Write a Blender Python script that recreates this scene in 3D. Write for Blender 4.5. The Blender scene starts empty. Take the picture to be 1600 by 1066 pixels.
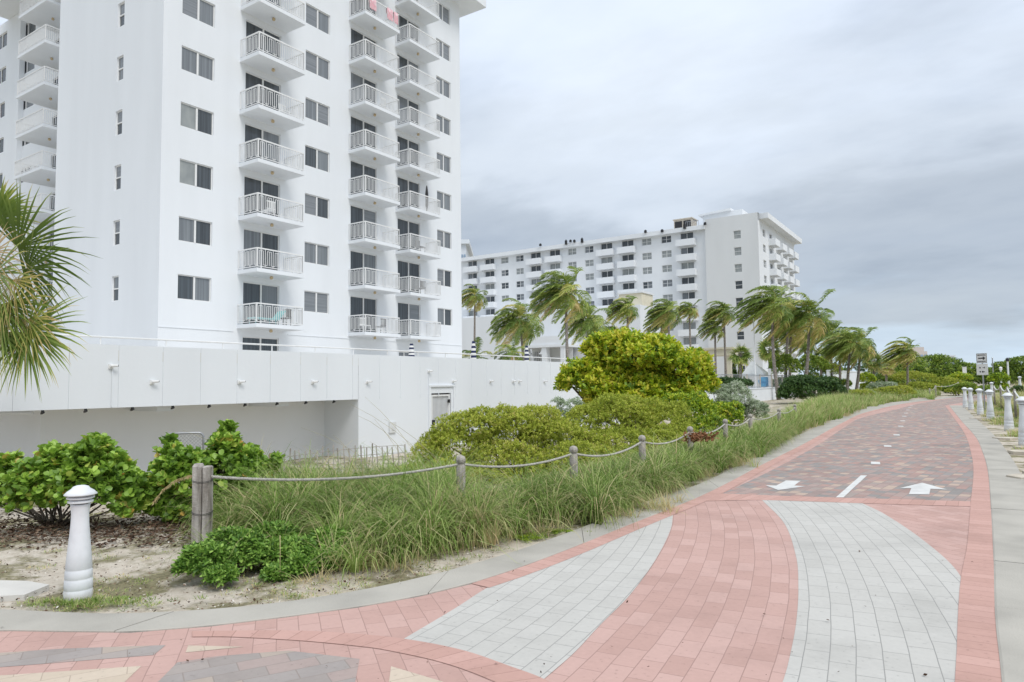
import bpy, math, random
import numpy as np
from mathutils import Vector
from mathutils.geometry import tessellate_polygon
C = bpy.context.scene
COL = C.collection
# ------------------------------------------------------------------ camera
F = 1094.0; H = 1.75
y_ax = np.array([728., -58., -F]); y_ax /= np.linalg.norm(y_ax)
x_ax = np.array([1650., 87., F]); x_ax -= y_ax*(x_ax@y_ax); x_ax /= np.linalg.norm(x_ax)
z_ax = np.cross(x_ax, y_ax)
M = np.array([x_ax, y_ax, z_ax])
EYE = np.array([0, 0, H])
cd = bpy.data.cameras.new('camera'); cam = bpy.data.objects.new('camera', cd); COL.objects.link(cam)
cd.sensor_width = 36; cd.lens = 36*F/1600; cd.clip_end = 4000; cd.clip_start = .05
from mathutils import Matrix
mm = Matrix([list(M[i])+[EYE[i]] for i in range(3)]+[[0, 0, 0, 1]]); cam.matrix_world = mm
C.camera = cam
def ray(px, py): return M@np.array([px-800, 533-py, -F])/F
def g(px, py, z=0.0):
    r = ray(px, py); return EYE+r*((z-H)/r[2])
def plX(px, py, x):
    r = ray(px, py); return EYE+r*(x/r[0])
def plY(px, py, y):
    r = ray(px, py); return EYE+r*(y/r[1])
def at(px, py, s):            # s = pixels per metre at that distance
    return EYE+ray(px, py)*F/s
def atz(px, z, s):            # pixel column, height, distance
    a = ray(px, 500)[2]; b = ray(px, 600)[2]
    py = 500+((z-H)*s/F-a)/(b-a)*100
    return at(px, py, s)
# ------------------------------------------------------------------ world + sun
SUN_EL = math.radians(52); SUN_AZ = math.radians(112)     # azimuth clockwise from +Y
W = bpy.data.worlds.new('World'); C.world = W; W.use_nodes = True
nt = W.node_tree; N = nt.nodes; L = nt.links; N.clear()
out = N.new('ShaderNodeOutputWorld')
sky = N.new('ShaderNodeTexSky'); sky.sky_type = 'NISHITA'; sky.sun_disc = False
sky.sun_elevation = SUN_EL; sky.sun_rotation = SUN_AZ
bg1 = N.new('ShaderNodeBackground'); bg1.inputs[1].default_value = .06; L.new(sky.outputs[0], bg1.inputs[0])
tc = N.new('ShaderNodeTexCoord'); sep = N.new('ShaderNodeSeparateXYZ'); L.new(tc.outputs['Generated'], sep.inputs[0])
def mth(op, a, b=None, c=None, T=None):
    n = (T or N).new('ShaderNodeMath'); n.operation = op
    lk = L if T is None else T.id_data.links
    for i, v in enumerate((a, b, c)):
        if v is None: continue
        if isinstance(v, (int, float)): n.inputs[i].default_value = v
        else: lk.new(v, n.inputs[i])
    return n.outputs[0]
zc = mth('MAXIMUM', sep.outputs[2], 0.0)
dv = mth('ADD', zc, .22)
cmb = N.new('ShaderNodeCombineXYZ'); L.new(mth('DIVIDE', sep.outputs[0], dv), cmb.inputs[0]); L.new(mth('DIVIDE', sep.outputs[1], dv), cmb.inputs[1])
mp = N.new('ShaderNodeMapping'); mp.inputs['Rotation'].default_value = (0, 0, math.radians(38)); mp.inputs['Scale'].default_value = (.62, .95, 1); mp.inputs['Location'].default_value = (.35, 1.3, 0)
L.new(cmb.outputs[0], mp.inputs[0])
n1 = N.new('ShaderNodeTexNoise'); n1.inputs['Scale'].default_value = 1.0; n1.inputs['Detail'].default_value = 7; n1.inputs['Roughness'].default_value = .52; n1.inputs['Distortion'].default_value = .15
L.new(mp.outputs[0], n1.inputs[0])
# elevation drives a darker cloud bank over the far block, brighter sky above
el = mth('ADD', zc, mth('MULTIPLY', mth('SUBTRACT', n1.outputs[0], .5), .66))
rp = N.new('ShaderNodeValToRGB'); L.new(el, rp.inputs[0])
cr = rp.color_ramp; cr.interpolation = 'EASE'
def setramp(cr, stops):
    while len(cr.elements) > 1: cr.elements.remove(cr.elements[-1])
    cr.elements[0].position = stops[0][0]; cr.elements[0].color = (*stops[0][1], 1)
    for p, c in stops[1:]:
        e = cr.elements.new(p); e.color = (*c, 1)
setramp(cr, [(0, (.37, .45, .54)), (.07, (.34, .405, .48)), (.15, (.285, .32, .368)), (.24, (.305, .338, .38)), (.32, (.42, .46, .51)), (.44, (.50, .55, .62)), (.75, (.58, .62, .67)), (1, (.66, .69, .72))])
mp2 = N.new('ShaderNodeMapping'); mp2.inputs['Rotation'].default_value = (0, 0, math.radians(38)); mp2.inputs['Scale'].default_value = (.8, 1.25, 1); L.new(cmb.outputs[0], mp2.inputs[0])
n2 = N.new('ShaderNodeTexNoise'); n2.inputs['Scale'].default_value = 1.6; n2.inputs['Detail'].default_value = 6; n2.inputs['Roughness'].default_value = .55; L.new(mp2.outputs[0], n2.inputs[0])
r2 = N.new('ShaderNodeValToRGB'); L.new(n2.outputs[0], r2.inputs[0]); setramp(r2.color_ramp, [(.3, (.80, .82, .85)), (.47, (.97, .975, .985)), (.64, (1.06, 1.055, 1.045)), (.8, (1.10, 1.09, 1.08))])
mx = N.new('ShaderNodeMixRGB'); mx.blend_type = 'MULTIPLY'; mx.inputs[0].default_value = 1; L.new(rp.outputs[0], mx.inputs[1]); L.new(r2.outputs[0], mx.inputs[2])
bg2 = N.new('ShaderNodeBackground'); L.new(mx.outputs[0], bg2.inputs[0]); bg2.inputs[1].default_value = .95
ms = N.new('ShaderNodeMixShader'); ms.inputs[0].default_value = .86; L.new(bg1.outputs[0], ms.inputs[1]); L.new(bg2.outputs[0], ms.inputs[2]); L.new(ms.outputs[0], out.inputs[0])
sd = bpy.data.lights.new('sun', 'SUN'); sd.energy = .85; sd.angle = math.radians(22); sd.color = (1, .97, .93)
so = bpy.data.objects.new('sun', sd); COL.objects.link(so)
sdir = Vector((math.sin(SUN_AZ)*math.cos(SUN_EL), math.cos(SUN_AZ)*math.cos(SUN_EL), math.sin(SUN_EL)))
so.rotation_euler = sdir.to_track_quat('Z', 'Y').to_euler()
C.view_settings.view_transform = 'Standard'; C.view_settings.look = 'None'; C.view_settings.gamma = 1
C.view_settings.exposure = .98
# ------------------------------------------------------------------ materials
def newmat(name):
    m = bpy.data.materials.new(name); m.use_nodes = True; t = m.node_tree
    return m, t, t.nodes['Principled BSDF'], t.nodes, t.links
def mat(name, col, rough=.7, var=.06, scale=3.0, bump=0.0, bscale=40., metal=0., spec=.5, streak=0., col2=None, coord='Object'):
    m, t, p, n, l = newmat(name)
    p.inputs['Roughness'].default_value = rough; p.inputs['Metallic'].default_value = metal
    p.inputs['Specular IOR Level'].default_value = spec
    tcn = n.new('ShaderNodeTexCoord'); nz = n.new('ShaderNodeTexNoise'); nz.inputs['Scale'].default_value = scale; nz.inputs['Detail'].default_value = 6
    mpn = n.new('ShaderNodeMapping'); mpn.inputs['Scale'].default_value = (1, 1, .18 if streak else 1)
    l.new(tcn.outputs[coord], mpn.inputs[0]); l.new(mpn.outputs[0], nz.inputs[0])
    r = n.new('ShaderNodeValToRGB'); c = np.array(col); lo = np.array(col2) if col2 is not None else c*(1-var*2.2)
    setramp(r.color_ramp, [(.32, tuple(lo)), (.56, tuple(c)), (.75, tuple(np.minimum(c*(1+var), 1)))])
    l.new(nz.outputs[0], r.inputs[0]); l.new(r.outputs[0], p.inputs['Base Color'])
    if bump:
        n2 = n.new('ShaderNodeTexNoise'); n2.inputs['Scale'].default_value = bscale; n2.inputs['Detail'].default_value = 4
        l.new(tcn.outputs[coord], n2.inputs[0]); b = n.new('ShaderNodeBump'); b.inputs['Strength'].default_value = bump; b.inputs['Distance'].default_value = .02
        l.new(n2.outputs[0], b.inputs['Height']); l.new(b.outputs[0], p.inputs['Normal'])
    return m
def brickmat(name, stops, mortar, bw, rh, msize=.006, stain=.10, coord='UV', offset=.5, bump=.35):
    m, t, p, n, l = newmat(name); p.inputs['Roughness'].default_value = .85; p.inputs['Specular IOR Level'].default_value = .25
    tcn = n.new('ShaderNodeTexCoord'); b = n.new('ShaderNodeTexBrick')
    b.offset = offset; b.inputs['Color1'].default_value = (0, 0, 0, 1); b.inputs['Color2'].default_value = (1, 1, 1, 1); b.inputs['Mortar'].default_value = (.5, .5, .5, 1)
    b.inputs['Scale'].default_value = 1; b.inputs['Brick Width'].default_value = bw; b.inputs['Row Height'].default_value = rh; b.inputs['Mortar Size'].default_value = msize; b.inputs['Mortar Smooth'].default_value = .15
    # slight waviness so the joints are not ruler straight
    wn = n.new('ShaderNodeTexNoise'); wn.inputs['Scale'].default_value = 1.6; wn.inputs['Detail'].default_value = 2
    l.new(tcn.outputs[coord], wn.inputs[0]); vs = n.new('ShaderNodeVectorMath'); vs.operation = 'SUBTRACT'; vs.inputs[1].default_value = (.5, .5, .5); l.new(wn.outputs['Color'], vs.inputs[0])
    sc = n.new('ShaderNodeVectorMath'); sc.operation = 'SCALE'; sc.inputs['Scale'].default_value = .022; l.new(vs.outputs[0], sc.inputs[0])
    ad = n.new('ShaderNodeVectorMath'); ad.operation = 'ADD'; l.new(tcn.outputs[coord], ad.inputs[0]); l.new(sc.outputs[0], ad.inputs[1]); l.new(ad.outputs[0], b.inputs['Vector'])
    r = n.new('ShaderNodeValToRGB'); r.color_ramp.interpolation = 'LINEAR' if len(stops) < 4 else 'CONSTANT'; setramp(r.color_ramp, stops); l.new(b.outputs['Color'], r.inputs[0])
    nz = n.new('ShaderNodeTexNoise'); nz.inputs['Scale'].default_value = .9; nz.inputs['Detail'].default_value = 9; nz.inputs['Roughness'].default_value = .65; l.new(tcn.outputs['Object'], nz.inputs[0])
    rr = n.new('ShaderNodeValToRGB'); setramp(rr.color_ramp, [(.3, (1-stain*2,)*3), (.5, (1,)*3), (.7, (1+stain*.4,)*3)]); l.new(nz.outputs[0], rr.inputs[0])
    m1 = n.new('ShaderNodeMixRGB'); m1.blend_type = 'MULTIPLY'; m1.inputs[0].default_value = 1; l.new(r.outputs[0], m1.inputs[1]); l.new(rr.outputs[0], m1.inputs[2])
    # fine grit and the odd dark spot
    fz = n.new('ShaderNodeTexNoise'); fz.inputs['Scale'].default_value = 26; fz.inputs['Detail'].default_value = 5; l.new(tcn.outputs['Object'], fz.inputs[0])
    fr = n.new('ShaderNodeValToRGB'); setramp(fr.color_ramp, [(.25, (.72,)*3), (.36, (.97,)*3), (.6, (1.0,)*3), (.8, (1.05,)*3)]); l.new(fz.outputs[0], fr.inputs[0])
    m3 = n.new('ShaderNodeMixRGB'); m3.blend_type = 'MULTIPLY'; m3.inputs[0].default_value = 1; l.new(m1.outputs[0], m3.inputs[1]); l.new(fr.outputs[0], m3.inputs[2])
    m2 = n.new('ShaderNodeMixRGB'); l.new(b.outputs['Fac'], m2.inputs[0]); l.new(m3.outputs[0], m2.inputs[1]); m2.inputs[2].default_value = (*mortar, 1)
    l.new(m2.outputs[0], p.inputs['Base Color'])
    inv = n.new('ShaderNodeMath'); inv.operation = 'SUBTRACT'; inv.inputs[0].default_value = 1; l.new(b.outputs['Fac'], inv.inputs[1])
    bp = n.new('ShaderNodeBump'); bp.inputs['Strength'].default_value = bump; bp.inputs['Distance'].default_value = .004; l.new(inv.outputs[0], bp.inputs['Height']); l.new(bp.outputs[0], p.inputs['Normal'])
    return m
def leafmat(name, stops, rough=.55, trans=.3, spec=.35):
    m, t, p, n, l = newmat(name)
    a = n.new('ShaderNodeAttribute'); a.attribute_name = 'tint'
    r = n.new('ShaderNodeValToRGB'); setramp(r.color_ramp, stops); l.new(a.outputs['Fac'], r.inputs[0])
    l.new(r.outputs[0], p.inputs['Base Color']); p.inputs['Roughness'].default_value = rough; p.inputs['Specular IOR Level'].default_value = spec
    tr = n.new('ShaderNodeBsdfTranslucent'); l.new(r.outputs[0], tr.inputs[0]); mxs = n.new('ShaderNodeMixShader'); mxs.inputs[0].default_value = trans
    l.new(p.outputs[0], mxs.inputs[1]); l.new(tr.outputs[0], mxs.inputs[2]); l.new(mxs.outputs[0], n['Material Output'].inputs[0])
    return m
WALL = mat('white_stucco', (.785, .81, .835), .85, .02, .55, .12, 9, spec=.2, streak=1)
WALLF = mat('white_paint_far', (.77, .79, .81), .85, .02, .3, 0, spec=.2, streak=1)
WALLG = mat('grey_paint_far', (.69, .70, .70), .85, .02, .3, 0, spec=.2, streak=1)
CREAMW = mat('cream_paint', (.74, .69, .55), .8, .03, 1)  # even cream colour of the pavilion and pergola
WHITE = mat('white_metal', (.80, .80, .79), .45, .02, 6)
BOLL = mat('bollard_paint', (.74, .76, .78), .5, .05, 5, .05, 30, col2=(.62, .64, .66))
def dirty_base(m, z0, col):
    t = m.node_tree; n = t.nodes; l = t.links; p = n['Principled BSDF']; src = p.inputs['Base Color'].links[0].from_socket
    tcn = n.new('ShaderNodeTexCoord'); sp_ = n.new('ShaderNodeSeparateXYZ'); l.new(tcn.outputs['Object'], sp_.inputs[0]); nz = n.new('ShaderNodeTexNoise'); nz.inputs['Scale'].default_value = 14; nz.inputs['Detail'].default_value = 6; l.new(tcn.outputs['Object'], nz.inputs[0])
    a = n.new('ShaderNodeMath'); a.operation = 'MULTIPLY_ADD'; l.new(nz.outputs[0], a.inputs[0]); a.inputs[1].default_value = -z0*2.2; l.new(sp_.outputs[2], a.inputs[2])
    r = n.new('ShaderNodeMapRange'); l.new(a.outputs[0], r.inputs[0]); r.inputs[1].default_value = -z0; r.inputs[2].default_value = z0*.2; r.inputs[3].default_value = .75; r.inputs[4].default_value = 0
    mx_ = n.new('ShaderNodeMixRGB'); l.new(r.outputs[0], mx_.inputs[0]); l.new(src, mx_.inputs[1]); mx_.inputs[2].default_value = (*col, 1); l.new(mx_.outputs[0], p.inputs['Base Color'])
dirty_base(BOLL, .10, (.42, .37, .30))
DARK = mat('dark_plastic', (.02, .02, .022), .5, .05, 9)
GREYM = mat('grey_metal', (.35, .36, .37), .4, .08, 9, metal=.6)
CONC = mat('kerb_concrete', (0.446, 0.423, 0.375), .9, .09, 1.3, .3, 60, spec=.2, col2=(0.361, 0.342, 0.304))
CONCW = mat('pale_paving', (.62, .60, .56), .9, .06, 2, .2, 50)
WOODG = mat('weathered_wood', (.43, .40, .365), .9, .25, 14, .6, 60, spec=.15, streak=1, col2=(.21, .185, .16))
ROPE = mat('rope', (.55, .53, .48), .95, .12, 40, .8, 130, spec=.1)
SANDSTONE = mat('sandstone', (.58, .52, .43), .9, .12, 3, .4, 30)
PAINT = mat('marking_paint', (.66, .66, .64), .8, .07, 5)
RAMP_LAMP = mat('lamp_tan', (.60, .47, .28), .5, .1, 9)
CLOTHP = mat('pink_cloth', (.68, .36, .40), .9, .3, 9, col2=(.75, .62, .62))
AQUA = mat('aqua_plastic', (.30, .62, .62), .5, .08, 9)
BLUE = mat('blue_plastic', (.03, .34, .62), .5, .05, 9)
BROWN = mat('brown_screen', (.17, .12, .10), .8, .2, 4)
CANVAS = mat('white_canvas', (.80, .80, .78), .8, .03, 4)
NAVY = mat('navy_cloth', (.02, .03, .09), .8, .1, 4)
RUST = mat('rust_tile', (.35, .20, .12), .8, .2, 4)
TRUNK = mat('palm_trunk', (.30, .265, .235), .95, .22, 8, .8, 22, spec=.1, col2=(.14, .12, .10))
BARK = mat('shrub_bark', (.16, .13, .10), .95, .3, 20, .5, 40, spec=.1)
BRASSW = mat('hazed_pink_wall', (.58, .52, .48), .8, .05, .05)  # distant tower colours, with mild haze mixed into wall and glass tones
FARBL = mat('hazed_blue_glass', (.28, .38, .50), .3, .08, .1)
FARW = mat('hazed_white_wall', (.66, .69, .72), .8, .05, .05)
def glassmat(name, col, rough, vscale=None, hi=None):
    m, t, p, n, l = newmat(name); p.inputs['Roughness'].default_value = rough; p.inputs['Specular IOR Level'].default_value = .6; p.inputs['IOR'].default_value = 1.5
    tcn = n.new('ShaderNodeTexCoord'); oi = n.new('ShaderNodeObjectInfo')
    mpn = n.new('ShaderNodeMapping'); mpn.inputs['Scale'].default_value = vscale or (9, 9, .15); l.new(tcn.outputs['Object'], mpn.inputs[0])
    vm = n.new('ShaderNodeVectorMath'); vm.operation = 'ADD'; l.new(mpn.outputs[0], vm.inputs[0])
    mlt = n.new('ShaderNodeMath'); mlt.operation = 'MULTIPLY'; mlt.inputs[1].default_value = 37; l.new(oi.outputs['Random'], mlt.inputs[0]); l.new(mlt.outputs[0], vm.inputs[1])
    nz = n.new('ShaderNodeTexNoise'); nz.inputs['Scale'].default_value = 1; nz.inputs['Detail'].default_value = 2; l.new(vm.outputs[0], nz.inputs[0])
    r = n.new('ShaderNodeValToRGB'); setramp(r.color_ramp, [(.35, col), (.7, hi or tuple(np.array(col)*1.8))]); l.new(nz.outputs[0], r.inputs[0]); l.new(r.outputs[0], p.inputs['Base Color'])
    return m
GL = [glassmat('glass_dark', (.05, .058, .065), .07), glassmat('glass_curtain', (.15, .165, .18), .12, hi=(.24, .26, .275)), glassmat('glass_blind', (.18, .195, .21), .18, (.3, .3, 14), hi=(.25, .265, .28)), glassmat('glass_pale', (.26, .28, .28), .25, (2, 2, 1), hi=(.36, .38, .37))]
RED = [(0, (.49, .315, .272)), (.5, (.525, .342, .298)), (1, (.56, .375, .33))]
M_RED = brickmat('red_pavers', RED, (.36, .235, .205), .305, .152, .0032, .07)
M_REDS = brickmat('red_border_pavers', [(0, (.505, .31, .262)), (.5, (.535, .33, .282)), (1, (.565, .355, .305))], (.37, .22, .185), .30, .15, .0035, .07, offset=0.0)
M_WHT = brickmat('pale_pavers', [(0, (0.505, 0.491, 0.457)), (.5, (0.522, 0.508, 0.474)), (1, (0.540, 0.526, 0.492))], (0.293, 0.288, 0.272), .305, .152, .0032, .07)
M_MIX = brickmat('mixed_pavers', [(0, (.345, .265, .24)), (.18, (.40, .30, .27)), (.34, (.285, .265, .25)), (.46, (.42, .28, .245)), (.56, (.36, .30, .27)), (.66, (.49, .38, .31)), (.76, (.37, .26, .23)), (.88, (.31, .285, .27))], (.25, .21, .19), .23, .152, .0045, .09)
M_CHAR = brickmat('charcoal_pavers', [(0, (0.341, 0.301, 0.278)), (.25, (0.382, 0.335, 0.307)), (.45, (0.429, 0.361, 0.307)), (.6, (0.356, 0.319, 0.299)), (.8, (0.398, 0.319, 0.291))], (0.293, 0.252, 0.228), .305, .152, .004, .08)
M_CRM = brickmat('cream_pavers', [(0, (0.555, 0.464, 0.365)), (.5, (0.576, 0.485, 0.386)), (1, (0.597, 0.503, 0.402))], (0.435, 0.354, 0.281), .305, .152, .0032, .07)
# ------------------------------------------------------------------ mesh helpers
class MB:
    def __init__(s): s.v = []; s.f = []; s.m = []; s.uv = {}
    def add(s, vs, fs, mi=0):
        o = len(s.v); s.v += [tuple(float(c) for c in v) for v in vs]
        for f in fs: s.f.append(tuple(i+o for i in f)); s.m.append(mi)
    def box(s, x0, x1, y0, y1, z0, z1, mi=0):
        s.add([(x0, y0, z0), (x1, y0, z0), (x1, y1, z0), (x0, y1, z0), (x0, y0, z1), (x1, y0, z1), (x1, y1, z1), (x0, y1, z1)],
              [(0, 3, 2, 1), (4, 5, 6, 7), (0, 1, 5, 4), (1, 2, 6, 5), (2, 3, 7, 6), (3, 0, 4, 7)], mi)
    def prism(s, poly, z0, z1, mi=0):
        n = len(poly); s.add([(p[0], p[1], z0) for p in poly]+[(p[0], p[1], z1) for p in poly], [(i, (i+1) % n, n+(i+1) % n, n+i) for i in range(n)], mi)
        tri = tessellate_polygon([[Vector((p[0], p[1], 0)) for p in poly]])
        s.add([(p[0], p[1], z1) for p in poly], tri, mi); s.add([(p[0], p[1], z0) for p in poly], tri, mi)
    def tube(s, pts, r, n=8, mi=0, cap=True):
        pts = [np.array(p, float) for p in pts]; k = len(pts); rr = r if hasattr(r, '__len__') else [r]*k
        vs = []; up = None
        for i, p in enumerate(pts):
            d = pts[min(i+1, k-1)]-pts[max(i-1, 0)]; d = d/(np.linalg.norm(d)+1e-9)
            if up is None: up = np.array([1., 0, 0]) if abs(d[0]) < .8 else np.array([0, 1., 0])
            a = np.cross(d, up); a /= np.linalg.norm(a)+1e-9; b = np.cross(d, a); up = np.cross(a, d)*1.0
            for j in range(n):
                t = 2*math.pi*j/n; vs.append(p+rr[i]*(a*math.cos(t)+b*math.sin(t)))
        fs = [(i*n+j, i*n+(j+1) % n, (i+1)*n+(j+1) % n, (i+1)*n+j) for i in range(k-1) for j in range(n)]
        if cap: fs += [tuple(range(n-1, -1, -1)), tuple(range((k-1)*n, k*n))]
        s.add(vs, fs, mi)
    def lathe(s, prof, c, n=20, mi=0):
        k = len(prof); vs = [(c[0]+r*math.cos(2*math.pi*j/n), c[1]+r*math.sin(2*math.pi*j/n), c[2]+z) for r, z in prof for j in range(n)]
        s.add(vs, [(i*n+j, i*n+(j+1) % n, (i+1)*n+(j+1) % n, (i+1)*n+j) for i in range(k-1) for j in range(n)]+[tuple(range(n-1, -1, -1)), tuple(range((k-1)*n, k*n))], mi)
def root_of(o):
    while o.parent: o = o.parent
    return o
def obj(name, mb, mats, parent=None, smooth=False, origin=None, uv=None, local=False):
    me = bpy.data.meshes.new(name); V = np.array(mb.v, dtype=float)
    off = np.zeros(3)
    if parent is not None and not local: off = np.array(root_of(parent).location)
    elif origin is not None: off = np.array(origin, float)
    me.from_pydata((V-off).tolist(), [], mb.f)
    for m in (mats if isinstance(mats, list) else [mats]): me.materials.append(m)
    me.polygons.foreach_set('material_index', mb.m)
    if smooth: me.polygons.foreach_set('use_smooth', [True]*len(mb.f))
    if uv is not None:
        lay = me.uv_layers.new(name='UVMap'); idx = np.zeros(len(me.loops), dtype=int); me.loops.foreach_get('vertex_index', idx)
        lay.data.foreach_set('uv', np.array(uv, dtype=float)[idx].ravel())
    me.update()
    o = bpy.data.objects.new(name, me); COL.objects.link(o)
    if parent is not None: o.parent = parent
    elif origin is not None: o.location = origin
    return o
def npobj(name, V, FQ, tint, m, parent=None, origin=None):
    """quads with a per-vertex tint"""
    me = bpy.data.meshes.new(name); off = np.array(root_of(parent).location) if parent is not None else (np.array(origin) if origin is not None else np.zeros(3))
    V = V-off; nf = len(FQ)
    me.vertices.add(len(V)); me.vertices.foreach_set('co', V.astype(np.float32).ravel())
    me.loops.add(nf*4); me.loops.foreach_set('vertex_index', FQ.astype(np.int32).ravel())
    me.polygons.add(nf); me.polygons.foreach_set('loop_start', np.arange(nf, dtype=np.int32)*4)
    a = me.attributes.new('tint', 'FLOAT', 'POINT'); a.data.foreach_set('value', tint.astype(np.float32))
    me.materials.append(m); me.update(calc_edges=True)
    o = bpy.data.objects.new(name, me); COL.objects.link(o)
    if parent is not None: o.parent = parent
    elif origin is not None: o.location = origin
    return o
def tag(o, label=None, cat=None, group=None, kind=None):
    if label: o['label'] = label
    if cat: o['category'] = cat
    if group: o['group'] = group
    if kind: o['kind'] = kind
    return o
def thing(name, label, cat, loc, group=None):
    o = bpy.data.objects.new(name, None); COL.objects.link(o); o.location = tuple(float(c) for c in loc); o.empty_display_size = .2
    return tag(o, label, cat, group)
def cp(o, parent=None, loc=None, rotz=None, scale=None):
    c = o.copy(); COL.objects.link(c); c.parent = parent
    if loc is not None: c.location = loc
    if rotz is not None: c.rotation_euler = (0, 0, rotz)
    if scale is not None: c.scale = scale
    for ch in list(o.children): cp(ch, c)
    return c
def nrm(a): return a/(np.linalg.norm(a, axis=-1, keepdims=True)+1e-9)
# ------------------------------------------------------------------ polylines of the path (world)
def G(L_, z=0): return np.array([g(x, y, z)[:2] for x, y in L_])
def resample(P, n):
    P = np.array(P, float); d = np.r_[0, np.cumsum(np.linalg.norm(np.diff(P, axis=0), axis=1))]
    # smooth via catmull-rom on arclength
    t = np.linspace(0, d[-1], n); out_ = []
    for q in t:
        i = min(max(np.searchsorted(d, q)-1, 0), len(P)-2); u = (q-d[i])/(d[i+1]-d[i]+1e-9)
        p0 = P[max(i-1, 0)]; p1 = P[i]; p2 = P[i+1]; p3 = P[min(i+2, len(P)-1)]
        h = d[i+1]-d[i]; m1 = (p2-p0)/(d[i+1]-d[max(i-1, 0)]+1e-9)*h; m2 = (p3-p1)/(d[min(i+2, len(P)-1)]-d[i]+1e-9)*h
        out_.append((2*u**3-3*u**2+1)*p1+(u**3-2*u**2+u)*m1+(-2*u**3+3*u**2)*p2+(u**3-u**2)*m2)
    return np.array(out_)
kLo = np.vstack([[(-16, -6.5), (-10.5, -1.6), (-8.3, .9)], G([(0, 953), (120, 961), (225, 960.6), (367, 951), (469, 940), (600, 917), (694, 895), (794, 866.6), (900, 829), (991, 791.6), (1100, 754), (1194, 706), (1256, 676.6), (1319, 648), (1350, 637.5), (1412, 626.5), (1460, 622), (1506, 618.6)]), [(1.5, 92), (8, 104), (16, 112)]])
kLi = np.vstack([[(-15.5, -7.2), (-10.0, -2.2), (-7.9, .4)], G([(0, 985), (131, 989.5), (225, 988), (330, 979), (469, 962), (600, 943), (725, 916), (850, 874), (975, 824), (1100, 773.5), (1194, 725), (1256, 694), (1319, 659.5), (1350, 645.5), (1412, 631), (1460, 625), (1506, 620.5)]), [(1.8, 90), (8.3, 102), (16.3, 110)]])
kLo = resample(kLo, 240); kLi = resample(kLi, 240)
rIn = np.vstack([[(.03, -8)], G([(1565.6, 1066), (1555, 967), (1552.5, 874), (1547, 775), (1543, 734), (1536, 709), (1525, 684), (1503, 659), (1483, 634)])])
rOut = np.vstack([[(.75, -8), (.74, 3.5), (.74, 7), (.72, 10)], G([(1612, 775), (1597, 744), (1578, 712), (1553, 680), (1522, 651.6), (1503, 634)])])
rIn = resample(rIn, 120); rOut = resample(rOut, 120)
rRed = resample(np.vstack([[(-.27, -8)], G([(1492, 1066), (1497, 958), (1501.6, 902), (1511, 855), (1517, 784), (1521, 740.6), (1519, 715.6), (1509, 681), (1494, 658), (1476.6, 634)])]), 120)
lRed = resample(G([(1128, 772), (1203, 736.5), (1272, 699), (1319, 668.5), (1344, 654), (1400, 640)]), 60)
def kdist(xy, P):       # signed-less distance of points to a polyline
    xy = np.atleast_2d(xy); return np.min(np.linalg.norm(xy[:, None, :]-P[None, :, :], axis=2), axis=1)
def kx(y):              # x of left kerb's outer line at a given y
    i = np.arange(len(kLo)) > 20
    return np.interp(y, kLo[i, 1], kLo[i, 0])
# ------------------------------------------------------------------ ground
def gz(x, y):
    x = np.asarray(x, float); y = np.asarray(y, float)
    t = np.clip((-x-9.6)/4, 0, 1); dz = -.45*t*t*(3-2*t)*np.clip((62-y)/30, 0, 1)
    d = np.clip((x-2.0)/9, 0, 1)*1.0*np.clip((y-6)/20, 0, 1)
    return dz+d*.6
gxs = np.r_[-1500, -600, -250, -120, -80, -60, -45, -35, -28, -22, np.arange(-18, -2.5, .09), np.arange(-2.5, 3, .25), np.arange(3, 20, 1.5), 30, 60, 120, 400, 1500]
gys = np.r_[-200, -60, -20, -8, -3, np.arange(0, 8, .09), np.arange(8, 20, .35), np.arange(20, 100, 3), 120, 160, 250, 500, 1500, 3000]
XX, YY = np.meshgrid(gxs, gys, indexing='ij'); rg = np.random.default_rng(3)
def vnoise(x, y, sc, seed):
    r_ = np.random.default_rng(seed); T = r_.random((64, 64)); x = x/sc; y = y/sc; i = np.floor(x).astype(int); j = np.floor(y).astype(int); u = x-i; v = y-j; u = u*u*(3-2*u); v = v*v*(3-2*v)
    a = T[i % 64, j % 64]; b = T[(i+1) % 64, j % 64]; c = T[i % 64, (j+1) % 64]; d = T[(i+1) % 64, (j+1) % 64]
    return (a*(1-u)+b*u)*(1-v)+(c*(1-u)+d*u)*v
ZZ = gz(XX, YY)
flat = np.ones_like(ZZ)
near = (XX > -18) & (XX < 3) & (YY > -9) & (YY < 22)
pts = np.c_[XX[near], YY[near]]; allk = np.vstack([kLo])
dk = np.concatenate([kdist(pts[i:i+4000], allk[::2]) for i in range(0, len(pts), 4000)])
amp = np.zeros_like(ZZ); amp[near] = np.clip(dk/.8, 0, 1)
inside = np.interp(YY, kLo[21:, 1], kLo[21:, 0]) < XX
amp[inside] = 0
rel = (vnoise(XX, YY, .9, 1)-.5)*.07+(vnoise(XX, YY, .28, 2)-.5)*.035+(vnoise(XX, YY, .12, 5)-.5)*.018
ZZ = ZZ+rel*amp-.018
mb = MB(); nx, ny = XX.shape
mb.add(np.c_[XX.ravel(), YY.ravel(), ZZ.ravel()], [(i*ny+j, (i+1)*ny+j, (i+1)*ny+j+1, i*ny+j+1) for i in range(nx-1) for j in range(ny-1)])
m, t, p, n, l = newmat('sand'); p.inputs['Roughness'].default_value = .95; p.inputs['Specular IOR Level'].default_value = .15
tcn = n.new('ShaderNodeTexCoord')
def nz_(sc, det=6, rough=.6):
    a = n.new('ShaderNodeTexNoise'); a.inputs['Scale'].default_value = sc; a.inputs['Detail'].default_value = det; a.inputs['Roughness'].default_value = rough; l.new(tcn.outputs['Object'], a.inputs[0]); return a.outputs[0]
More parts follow.
